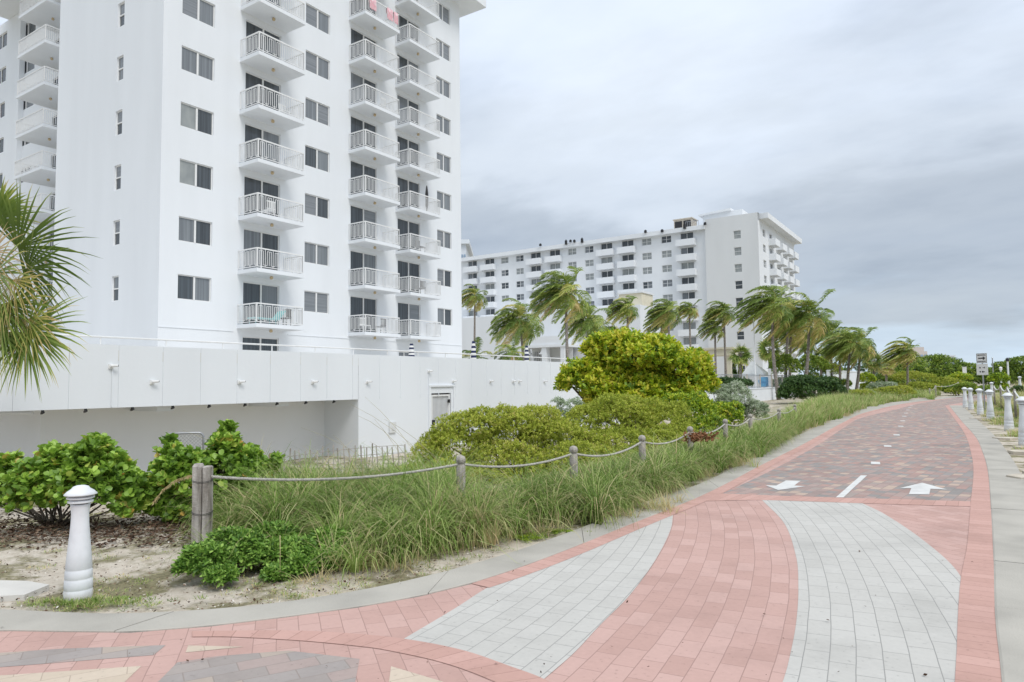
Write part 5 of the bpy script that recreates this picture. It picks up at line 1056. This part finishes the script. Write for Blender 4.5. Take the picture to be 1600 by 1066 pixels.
# band between kerb and rope, wider than the rope line; front edge follows the photo
frontL = G([(290, 905), (340, 893), (450, 885), (560, 880), (640, 868), (720, 850), (800, 832), (880, 812), (960, 795), (1020, 770), (1100, 738), (1180, 708), (1240, 672), (1300, 650), (1345, 635), (1420, 622.5), (1470, 620)])
backL = np.vstack([[(-7.0, 5.4), (-7.0, 6.2)], [p_[:2]+np.array([-.7, .6]) for p_ in tops[1:]], G([(1330, 618), (1400, 612), (1450, 608)])*1.0])
frontL = resample(frontL, 200); backL = resample(backL, 200)
rngG = np.random.default_rng(77); cent = []; near_, mid_, far_ = [], [], []
sF = np.r_[0, np.cumsum(np.linalg.norm(np.diff(frontL, axis=0), axis=1))]
q = 0.0
while q < sF[-1]:
    i = min(int(np.searchsorted(sF, q)), 199); dcam = np.linalg.norm(frontL[i]); w_ = np.linalg.norm(backL[i]-frontL[i]); nn = max(2, int(w_/(.17+.006*dcam)))
    for j in range(nn):
        f = (j+rngG.uniform(.1, .9))/nn; fe = .10*math.sin(q*2.1)+.08*math.sin(q*5.3+1); f2 = fe*(1-f)+f; p_ = frontL[i]*(1-f2)+backL[i]*f2+rngG.normal(0, .06, 2)
        hs = (.62+.7*f if dcam < 6.9 else .80-.22*f)*rngG.uniform(.8, 1.15)
        (near_ if dcam < 11 else mid_ if dcam < 26 else far_).append((p_[0], p_[1], float(gz(p_[0], p_[1])), hs))
    q += .15+.011*dcam
near_ = [n_ for n_ in near_ if True]
# keep the creeper's own ground thinner
def inv(p_): 
    v = M.T@(np.array([p_[0], p_[1], 0])-EYE); return 800+F*v[0]/-v[2], 533-F*v[1]/-v[2]
for _ in range(230):
    u = rngG.uniform(338, 720); v = rngG.uniform(772, 850)-max(0, u-600)*.12; p_ = g(u, v); near_.append((p_[0], p_[1], float(gz(p_[0], p_[1])), rngG.uniform(.7, 1.1)))
nn_ = []
for p_ in near_:
    u, v = inv(p_)
    if u < 520 and v > 848 and rngG.random() < .6: continue
    if u < 335: continue
    nn_.append(p_)
near_ = nn_
print('tufts', len(near_), len(mid_), len(far_))
tufts('dune_grass', 'long arching green dune grass along the left of the path', near_, 88, .08, 1.2, .009, 301, base=.24, dry=.11, curl=2.9, lean=.42)
tufts('dune_grass', 'pale drooping outer blades of the nearest dune grass', near_, 20, .12, 1.3, .0105, 331, base=.55, dry=.14, curl=3.6, lean=.6, windk=.3)
tufts('dune_grass', 'dune grass further along the rope fence', mid_, 60, .12, 1.08, .013, 302, base=.30, dry=.14, curl=2.5, lean=.42)
tufts('dune_grass', 'dune grass towards the path bend', far_, 36, .3, 1.15, .028, 303, base=.42, dry=.14, curl=1.4)
# straw skirt at the front edge
cs = []
q = 1.2
while q < sF[-1]*.6:
    i = min(int(np.searchsorted(sF, q)), 199); f = rngG.uniform(-.22, .08); p_ = frontL[i]*(1-f)+backL[i]*f; cs.append((p_[0], p_[1], 0., rngG.uniform(.5, 1.0))); q += .07+.012*np.linalg.norm(p_)
tufts('dry_straw', 'dry tan straw lying along the foot of the dune grass', cs, 60, .16, .5, .006, 304, base=.8, dry=.95, lean=1.2, curl=.9, windk=.2)
q = g(738, 850)[:2]; cs = [(q[0]+rngG.normal(0, .10)-.02, q[1]+rngG.normal(0, .10)+.15, 0, rngG.uniform(.7, 1.1)) for _ in range(7)]
tufts('dry_straw', 'upright clump of dead straw at the foot of the second rope post', cs, 60, .08, .75, .006, 305, base=.85, dry=.97, lean=.35, curl=1.6)
for (u, v) in ((1000, 800), (1150, 730)):
    q = g(u, v)[:2]; cs = [(q[0]+rngG.normal(0, .3), q[1]+rngG.normal(0, .3)+.3, 0, rngG.uniform(.6, 1.)) for _ in range(9)]
    tufts('dry_straw', 'dry straw patch at the edge of the dune grass', cs, 40, .12, .5, .008, 306+u, base=.85, dry=.9, lean=.7, curl=1.6)
# tall thin seed stalks leaning left over the fence
rs_ = np.random.default_rng(12); st_ = []
mb = MB()
for i, (u0, v0, u1, v1) in enumerate([(655, 770, 585, 655), (640, 760, 578, 690), (690, 740, 548, 632), (675, 748, 570, 620), (610, 700+50, 470, 668), (640, 720, 560, 650), (420, 800, 330, 690), (470, 800, 300, 725), (455, 770, 285, 672), (700, 740, 600, 655), (560, 740, 520, 600+80), (400, 760, 425, 690)]):
    a = at(u0, v0, 112); b = at(u1, v1, 106); mid = (a+b)/2+np.array([0, 0, .10]); mb.tube([a, (a+mid)/2+np.array([0, 0, .03]), mid, (mid+b)/2+np.array([0, 0, .02]), b], [.0035, .0035, .003, .0028, .0015], 4)
tag(obj('seed_stalks', mb, GRS if False else mat('dry_stalk', (.42, .38, .24), .9, .2, 9)), 'long thin dry grass stalks arching left above the sand fence', kind='stuff')
h = thing('seed_head', 'drooping golden grass seed head left of the double post', 'seed head', tuple(at(270, 760, 140))); a = at(312, 742, 141); pts_ = [a, at(295, 743, 141), at(275, 750, 141), at(256, 764, 141), at(240, 785, 141)]
mb = MB(); mb.tube(pts_, .003, 5); obj('stalk', mb, mat('dry_stalk_gold', (.5, .38, .2), .9, .2, 9), h)
P_ = np.array(pts_); q = rs_.uniform(0, 4, 260); PP = np.c_[np.interp(q, range(5), P_[:, 0]), np.interp(q, range(5), P_[:, 1]), np.interp(q, range(5), P_[:, 2])]
D = nrm(np.c_[rs_.normal(-.5, .3, 260), rs_.normal(-.1, .3, 260), rs_.normal(-.9, .3, 260)]); V, Fq, tt = orient_leaves(PP, D, nrm(rs_.normal(size=(260, 3))), rs_.uniform(.03, .06, 260), np.full(260, .009), rs_, rs_.uniform(.85, 1, 260), False); npobj('grains', V, Fq, tt, GRS, h)
# short green and dry sprigs scattered on the sand
sp = []
while len(sp) < 900:
    u, v = rngG.uniform(-150, 1250), rngG.uniform(690, 965); p_ = g(u, v)
    if v < 962-.62*max(0, u-560)*.75-0 and u > 560 and False: continue
    if p_[0] < -1 and p_[1] < 30 and np.interp(p_[1], kLo[21:140, 1], kLo[21:140, 0]) > p_[0]+.06 and kdist(p_[:2], kLo[::3])[0] > .08 and vnoise(np.array([p_[0]]), np.array([p_[1]]), .55, 9)[0] > .52:
        sp.append((p_[0], p_[1], float(gz(p_[0], p_[1]))-.01, 1))
tufts('ground_sprigs', 'short sprigs of green and dry grass on the sand', sp, 26, .06, .045, .006, 310, base=.38, dry=.35, lean=.8, curl=1.0, windk=0)
near_b = [(q_[0], q_[1], 0, 1) for q_ in [g(u, v) for u, v in [(rngG.normal(150, 45), rngG.normal(942, 5)) for _ in range(110)]]]
tufts('ground_sprigs', 'fresh green sprigs round the foot of the near bollard', near_b, 26, .04, .05, .006, 311, base=.35, dry=.1, lean=.8, curl=.8, windk=0)
mo = [(q_[0], q_[1], 0, 1) for q_ in [g(rngG.normal(824, 14), rngG.normal(841, 2.5)) for _ in range(60)]+[g(rngG.normal(870, 16), rngG.normal(831, 2.5)) for _ in range(40)]]
tufts('ground_sprigs', 'bright green moss patch on the sand beside the kerb', mo, 30, .04, .03, .008, 312, base=.3, dry=.0, lean=.9, curl=.5, windk=0, m=YG)
# litter: leaf flakes, pebbles
def flakes(name, label, pts_, s0, s1, m_, seed, flat_=.25, t=(.0, 1.0)):
    r_ = np.random.default_rng(seed); P = np.array(pts_); n_ = len(P); D = nrm(np.c_[r_.normal(size=(n_, 2)), r_.normal(0, flat_, n_)]); Nn = nrm(np.c_[r_.normal(0, flat_, (n_, 2)), np.ones(n_)]); ln = r_.uniform(s0, s1, n_)
    V, Fq, tt = orient_leaves(P+np.array([0, 0, .008]), D, Nn, ln, ln*r_.uniform(.4, .8, n_), r_, r_.uniform(*t, n_), False); return tag(npobj(name, V, Fq, tt, m_), label, kind='stuff')
MUL = leafmat('mulch_chips', [(0, (.035, .02, .013)), (.6, (.11, .065, .042)), (1, (.24, .17, .12))], .9, .0, .1)
ml = []
while len(ml) < 9000:
    u, v = rngG.uniform(-160, 420), rngG.normal(826, 17); p_ = g(u, v)
    if v > 858+rngG.normal(0, 3) or v < 795: continue
    if p_[0] > -7.25 and p_[1] < 5.2 and u > 290: continue
    ml.append((p_[0], p_[1], rngG.uniform(0, .03)))
flakes('mulch', 'dark brown mulch and leaf litter under the seagrape shrubs', ml, .025, .07, MUL, 401)
lt = []
while len(lt) < 5200:
    u, v = rngG.uniform(-100, 1250), rngG.uniform(720, 962); p_ = g(u, v)
    if p_[1] < 30 and np.interp(p_[1], kLo[21:140, 1], kLo[21:140, 0]) > p_[0]+.03 and kdist(p_[:2], kLo[::3])[0] > .04: lt.append((p_[0], p_[1], float(gz(p_[0], p_[1]))))
flakes('leaf_litter', 'scattered dry leaf bits on the sand', lt, .008, .035, MUL, 402, .4, (.1, 1))
PEB = leafmat('shell_bits', [(0, (.45, .40, .33)), (1, (.75, .72, .66))], .8, 0, .2); flakes('shell_bits', 'scattered pale shell and limestone bits', [lt[i] for i in rngG.permutation(len(lt))[:2600]], .008, .03, PEB, 403, .6)
pl = []
while len(pl) < 60:
    u, v = rngG.uniform(0, 1550), rngG.uniform(700, 1066); p_ = g(u, v)
    if np.interp(p_[1], kLo[21:140, 1], kLo[21:140, 0]) < p_[0]: pl.append((p_[0], p_[1], .012))
flakes('leaf_litter', 'few dark leaf specks on the pavers', pl, .008, .03, MUL, 404, .3, (0, .7))
# fallen brown leaves on the grass between two posts
q = at(1092, 683, 80); pts_ = [(q[0]+rngG.normal(0, .16), q[1]+rngG.normal(0, .12), q[2]+rngG.normal(0, .04)) for _ in range(260)]
flakes('brown_leaves', 'small heap of dead brown leaves caught in the grass under the rope', pts_, .05, .12, leafmat('dead_leaf', [(0, (.16, .07, .035)), (1, (.36, .18, .09))], .8, .1, .2), 405, .8)
# right hand side: stones, tufts and grass behind the bollards
pr = []
for i in range(46):
    u, v = rngG.uniform(1515, 1700), rngG.uniform(645, 790); p_ = g(u, v)
    xo = np.interp(p_[1], rOut[:, 1], rOut[:, 0])
    if p_[0] < xo+.15: continue
    pr.append(p_)
SB = MB()
for i, p_ in enumerate(pr[:26]):
    b_ = MB(); n_ = 7; a0_ = rngG.uniform(0, 6); r_ = rngG.uniform(.18, .42); P = [(p_[0]+math.cos(a0_+k*6.283/n_)*r_*rngG.uniform(.7, 1.1)*1.2, p_[1]+math.sin(a0_+k*6.283/n_)*r_*rngG.uniform(.7, 1.1)) for k in range(n_)]
    z_ = float(gz(p_[0], p_[1])); b_.prism(P, z_-.05, z_+.03+rngG.uniform(0, .03)); SB.add(b_.v, b_.f)
tag(obj('stone_rubble', SB, SANDSTONE), 'flat sandy stones and crust beside the beach side bollards', kind='stuff')
cr_ = []; cf = []
for i in range(1300):
    y_ = rngG.uniform(14, 60); xo = np.interp(y_, rOut[:, 1], rOut[:, 0]); x_ = xo+rngG.uniform(1.75, 6) if rngG.random() < .88 else xo+rngG.uniform(.3, 1.9)
    sc_ = 1 if x_ > xo+1.8 else .25; cr_.append((x_, y_, float(gz(x_, y_)), sc_))
tufts('dune_grass', 'dune grass behind the beach side bollards', cr_, 60, .25, 1.0, .02, 320, base=.5, dry=.32, curl=1.3, lean=.3)
for i in range(500): y_ = rngG.uniform(50, 110); x_ = rngG.uniform(3.5, 30); cf.append((x_, y_, float(gz(x_, y_)), 1.2))
tufts('dune_grass', 'pale dune grass beyond the beach crossing', cf, 24, .5, 1.2, .05, 321, base=.55, dry=.3, curl=1.2)
# ------------------------------------------------------------------ palms
def coconut(name, label, px, py, pbx, s_, Rf, seed, wind=1.0, nf=20, curve=0.0, base=.42, group='wind blown coconut palms', zb=0.0, dead=2):
    rng_ = np.random.default_rng(seed); top = at(px, py, s_); bot = atz(pbx, zb, s_); bot[2] = zb; Rf = Rf*1.22
    t_ = thing(name, label, 'palm', tuple(bot), group)
    mb = MB(); n_ = 12; pts_ = []; rad = []
    for i in range(n_):
        f = i/(n_-1); p_ = bot*(1-f)+top*f; p_ = p_+x_ax_w*curve*math.sin(f*math.pi)*.5; pts_.append(p_); rad.append((.17-.06*f)*(1+.25*math.exp(-f*9))*(1+.05*(i % 2)))
    mb.tube(pts_, rad, 9); obj('trunk', mb, TRUNK, t_, True)
    VV = []; FF = []; TT = []; off = 0
    wv_ = np.array([-1.0, -.15, 0])*wind*.86
    for k in range(nf+dead):
        isdead = k >= nf
        az = 2*math.pi*(k*.381966)+rng_.uniform(-.2, .2); el = math.radians(rng_.uniform(-35, 10) if isdead else 74-104*((k+.5)/nf)**.9)
        d = np.array([math.cos(az)*math.cos(el), math.sin(az)*math.cos(el), math.sin(el)]); L_ = Rf*(rng_.uniform(.85, 1.1)); ns = 14; P = top.copy()+d*.1; R_ = [P.copy()]; Ds = [d.copy()]
        for j in range(ns):
            f = j/ns; d = d+np.array([0, 0, -1.])*(.10+.12*f)+wv_*(.15+.10*f); d /= np.linalg.norm(d); P = P+d*L_/ns; R_.append(P.copy()); Ds.append(d.copy())
        R_ = np.array(R_); Ds = np.array(Ds)
        nl = 42; q = np.linspace(.12, 1, nl)*ns; B0_ = np.stack([np.interp(q, range(ns+1), R_[:, i]) for i in range(3)], 1); Dq = nrm(np.stack([np.interp(q, range(ns+1), Ds[:, i]) for i in range(3)], 1))
        S = nrm(np.cross(Dq, [0, 0, 1.])+1e-4); U = nrm(np.cross(S, Dq)); ll = Rf*.27*np.sin(np.clip(np.linspace(.12, 1, nl), 0, 1)*math.pi*.88+.25)**.7
        tb = np.clip(base+rng_.normal(0, .15)+(.3 if k > nf*.72 else 0)*rng_.random(), 0, .8) if not isdead else rng_.uniform(.86, 1)
        for sg in (1, -1):
            dd_ = nrm(S*sg*.95+Dq*.6+U*.25+rng_.normal(size=(nl, 3))*.10); w_ = np.full(nl, .045*Rf/2.6)+.45/s_*.13
            p0 = B0_; 
            d2 = nrm(dd_+np.array([0, 0, -.42])+wv_*.38); d3 = nrm(d2+np.array([0, 0, -.65])+wv_*.42)
            p1 = p0+dd_*(ll*.34)[:, None]; p2 = p1+d2*(ll*.34)[:, None]; p3 = p2+d3*(ll*.36)[:, None]
            sd_ = nrm(np.cross(dd_, U)); sd_ = nrm(sd_+rng_.normal(size=(nl, 3))*.5)
            v = np.stack([p0-sd_*w_[:, None]*.5, p0+sd_*w_[:, None]*.5, p1-sd_*w_[:, None]*.6, p1+sd_*w_[:, None]*.6, p2-sd_*w_[:, None]*.5, p2+sd_*w_[:, None]*.5, p3-sd_*w_[:, None]*.1, p3+sd_*w_[:, None]*.1], 1).reshape(-1, 3)
            b = (np.arange(nl)*8)[:, None]+off; FF.append(np.concatenate([b+np.array([[0, 1, 3, 2]]), b+np.array([[2, 3, 5, 4]]), b+np.array([[4, 5, 7, 6]])])); VV.append(v); off += nl*8
            tl = np.clip(tb+rng_.normal(0, .07, nl), 0, 1); TT.append((tl[:, None]+np.array([[0, 0, .02, .02, .08, .08, .2, .2]])*(.9 if not isdead else 0)).ravel())
        # rachis
        wr_ = np.linspace(.035, .008, ns+1); sr = nrm(np.cross(Ds, [0, 0, 1.])+1e-4); v = np.stack([R_-sr*wr_[:, None], R_+sr*wr_[:, None]], 1).reshape(-1, 3); i_ = np.arange(ns)*2+off; FF.append(np.stack([i_, i_+1, i_+3, i_+2], 1)); VV.append(v); TT.append(np.full(len(v), .84)); off += len(v)
    npobj('crown', np.concatenate(VV), np.concatenate(FF), np.clip(np.concatenate(TT), 0, 1), PLM, t_)
    mb = MB(); 
    for k in range(5): a = k*1.25+seed; c_ = top+np.array([math.cos(a)*.2, math.sin(a)*.2, -.22]); mb.lathe([(.01, -.14), (.09, -.07), (.12, 0), (.08, .09), (.01, .14)], c_, 8)
    obj('fruit', mb, mat('coconut_%d' % seed, (.28, .24, .08), .6, .2, 5), t_, True); return t_
x_ax_w = np.array([1., 0, 0])
pal = [(742, 462, 741, 11.5, 2.1, 'slim tall palm right beside the tower edge', .9, 0), (812, 500, 820, 15, 3.0, 'short palm with a mop of fronds left of the arched loggia', .8, .3), (884, 458, 888, 17, 3.1, 'tallest palm of the left group, behind the terrace wall end', 1.1, 0), (918, 500, 918, 15, 2.7, 'untidy palm right of the tallest one in the left group', .7, 0),
       (980, 482, 985, 12.5, 2.4, 'palm rising directly behind the top of the bright tree, leftmost', 1.2, 0), (960, 520, 975, 12, 1.9, 'low palm half hidden behind the bright tree', 1, 0), (1044, 487, 1049, 12.5, 2.6, 'palm above the bright tree, left of the slim one', 1.3, 0), (1034, 505, 1032, 12, 2.0, 'shorter palm tucked under its neighbour above the bright tree', 1.2, 0), (1077, 484, 1081, 11, 1.9, 'slim palm above the right shoulder of the bright tree', 1.1, 0),
       (1131, 488, 1135, 12, 2.4, 'palm leaning by the cream pergola, taller of the pair', 1.3, 0), (1117, 512, 1119, 12, 2.0, 'palm leaning by the cream pergola, shorter of the pair', 1.1, 0),
       (1208, 478, 1217, 17, 3.0, 'tallest palm of the right group, just right of the flagpole', 1.2, -.5), (1232, 492, 1226, 15.5, 2.7, 'second palm of the right group from the left', 1.3, 0), (1236, 512, 1233, 15, 2.4, 'third palm of the right group, lower crown', 1.2, 0), (1264, 492, 1255, 16.5, 2.9, 'palm of the right group with drooping fronds over the round hedge', .9, .3), (1256, 532, 1266, 14, 2.2, 'short palm behind the round hedge', 1.1, 0),
       (1328, 538, 1323, 14.5, 2.6, 'leaning palm above the white garden wall', 1.1, 0), (1344, 535, 1337, 14, 2.4, 'rightmost leaning palm above the white garden wall', .9, .2), (1300, 520, 1298, 12, 2.9, 'palm with a wide swept crown between the two clumps', 1.2, 0), (1312, 548, 1313, 13, 2.0, 'low palm behind the swept crown', 1.2, 0),
       (1417, 548, 1419, 11.5, 2.8, 'lone palm with golden fronds above the dune thicket', 1.5, 0)]
for i, (px, py, bx, s_, Rf, lab, w_, cu_) in enumerate(pal): coconut('coconut_palm', lab, px, py, bx, s_, Rf, 500+i, w_, nf=34 if Rf > 2.2 else 28, curve=cu_, base=.60 if px > 1400 else .47, dead=4 if px > 1400 else 2)
for i, (px, py, s_, lab) in enumerate([(742, 553, 17, 'bushy trunkless palm under the slim tall palm'), (800, 545, 17, 'small palm with brown lower fronds behind the parapet')]): coconut('palm_bush', lab, px, py+8, px, s_, 1.9, 540+i, .3, nf=18, zb=2.2)
# fan palms
def fan_frond(hub, dirv, side, L_, nseg, spr, rng_, tb, droop=.35, wtip=.15, width=.032, wind=(-.0, 0, 0)):
    hub = np.array(hub); dirv = np.array(dirv)/np.linalg.norm(dirv); side = np.array(side, float); side -= dirv*(side@dirv); side /= np.linalg.norm(side); U = np.cross(side, dirv)
    a = np.linspace(-spr, spr, nseg)+rng_.normal(0, .02, nseg); D = dirv*np.cos(a)[:, None]+side*np.sin(a)[:, None]; D = nrm(D+U*(.16*np.cos(np.arange(nseg)*math.pi))[:, None]*.4+rng_.normal(size=(nseg, 3))*.03)
    ln = L_*(1-.33*(np.abs(a)/spr)**2)*rng_.uniform(.88, 1.08, nseg); S = nrm(np.cross(D, U)); k_ = 6; vs = []; ts = []; P = np.repeat(hub[None], nseg, 0); d = D.copy(); bro = rng_.random(nseg)
    for j in range(k_+1):
        f = j/k_; w_ = width*(.25+1.1*math.sin(min(f*2.4, 1.57)))*(1-max(0, f-.45)/.56)**1.0; 
        vs += [P-S*w_*.5-U*w_*.12, P+S*w_*.5-U*w_*.12]; t_ = tb+np.where(f > .42, (f-.42)*1.15*(.25+bro), 0)+(.12 if f < .2 else 0); ts += [t_, t_]
        d = nrm(d+np.array([0, 0, -1])*droop*f*f*(.4+.9*bro)[:, None]+np.array(wind)*f); P = P+d*(ln/k_)[:, None]
    V = np.stack(vs, 1).reshape(-1, 3); b = (np.arange(nseg)*2*(k_+1))[:, None]; Fq = np.concatenate([b+np.array([[2*j, 2*j+1, 2*j+3, 2*j+2]]) for j in range(k_)]); return V, Fq, np.clip(np.stack(ts, 1).ravel(), 0, 1)
def fan_palm(name, label, top, bot, Lp, Lf, nf, seed, parent_group=None, extra=None, width=.032, nseg=34, base=.42, cull=None, elr=(75, -60)):
    rng_ = np.random.default_rng(seed); t_ = thing(name, label, 'palm', tuple(bot), parent_group); mb = MB(); mb.tube([bot, bot*.5+top*.5, top], [.2, .17, .16], 10); obj('trunk', mb, TRUNK, t_, True)
    VV = []; FF = []; TT = []; off = 0; pm = MB()
    lst = []
    for k in range(nf):
        az = k*2.399+rng_.uniform(-.3, .3); el = math.radians(elr[0]+(elr[1]-elr[0])*(k+.5)/nf+rng_.uniform(-10, 10)); d = np.array([math.cos(az)*math.cos(el), math.sin(az)*math.cos(el), math.sin(el)])
        if cull is not None and cull(d): continue
        hub = top+d*Lp*rng_.uniform(.8, 1.1)+np.array([0, 0, -.12]); side = np.cross(d, [0, 0, 1.])+rng_.normal(size=3)*.35; dd_ = nrm(d+np.array([0, 0, -.35])); lst.append((hub, dd_, side, Lf*rng_.uniform(.85, 1.1), k/nf))
    for e in (extra or []): lst.append(e)
    for hub, dd_, side, L_, age in lst:
        v, fq, tt = fan_frond(hub, dd_, side, L_, nseg, 1.9, rng_, base+rng_.normal(0, .09)+(.5 if age > 1 else .18 if age > .75 else 0), width=width*(.6 if age > 1 else 1), wind=(-.03, 0, 0)); VV.append(v); FF.append(fq+off); TT.append(tt); off += len(v)
        pm.tube([top, (top+hub)/2+np.array([0, 0, .05]), hub], [.022*Lp, .016*Lp, .012*Lp], 5)
    npobj('crown', np.concatenate(VV), np.concatenate(FF), np.concatenate(TT), PLM, t_); obj('petiole', pm, mat('petiole_%d' % seed, (.26, .27, .10), .6, .1, 5), t_, True); return t_
CXw = M@np.array([1, 0, 0]); CUw = M@np.array([0, 1, 0]); CBw = M@np.array([0, 0, 1])     # used only to read directions off the photo
SL = 92
def ex(px, py, ang, L_, depth=0.0, tilt=.0, roll=0., age=.3):
    L_ *= 1.2
    hub = at(px, py, SL)+np.array(CBw)*depth; a = math.radians(ang); d = CXw*math.cos(a)+CUw*math.sin(a)+CBw*tilt; sd_ = -CXw*math.sin(a)+CUw*math.cos(a)+CBw*roll; return (hub, d, sd_, L_, age)
top = at(-22, 440, SL); bot = top.copy(); bot[2] = float(gz(top[0], top[1]))
ext = [ex(38, 388, 12, 1.12, .15, .1, .5), ex(42, 420, -28, .95, 0, .25, .4), ex(0, 345, 40, .7, .1, .2, .5), ex(30, 475, -50, .95, .2, .2, .3), ex(50, 515, -20, .95, .1, .2, -.3), ex(55, 520, -72, .98, .25, .15, .2), ex(10, 480, -100, 1.0, .2, .3, .3), ex(20, 430, -70, 1.1, .4, .3, .6), ex(-5, 330, 75, .55, 0, .3, .5), ex(5, 520, -120, .9, .1, .2, .4), ex(40, 440, -95, .85, .3, .2, .4, 2), ex(60, 500, -75, .8, .25, .2, .3, 2), ex(15, 400, -60, .9, .4, .2, .5, 2)]
fan_palm('fan_palm', 'large fan palm whose fronds hang into the left edge of the photo', top, bot, .75, 1.15, 15, 601, None, ext, width=.036, nseg=34, base=.33, cull=lambda d: (d@CXw) > .05 or d[2] > .55)
for i, (px, py, s_, lab) in enumerate([(1157, 553, 13, 'small sabal palm left of the flagpole with a round crown'), (1203, 545, 14, 'small sabal palm right of the flagpole behind the leafy shrub'), (1365, 565, 11, 'dull green fan palm left of the distant blue glass tower'), (1385, 572, 10, 'greyish fan palm under the lone coconut palm'), (1283, 560, 12, 'dark fan palm between the leaning palm trunks')]):
    tp = at(px, py, s_); bt = atz(px, 0, s_); bt[2] = 0; fan_palm('sabal_palm', lab, tp, bt, .8, 1.05, 30, 610+i, 'small fan palms', width=.11, nseg=16, base=.36 if i != 3 else .6)
for i, (px, lab, m_) in enumerate([(1147, 'slim clipped green conifer beside the cream pergola', HG_), (1158, 'slim brown tinged conifer right of the green one', OL)]):
    c = atz(px, 1.8, 11.5); lum = [(np.array([c[0], c[1], 1.0+k*.8]), np.array([.65-.12*k, .65-.12*k, .8])) for k in range(5)]; shrub('conifer', lab, 'conifer', lum, 900, 6, .2, .1, m_, 700+i, 'slim conifers by the pergola', six=False, base=.5)
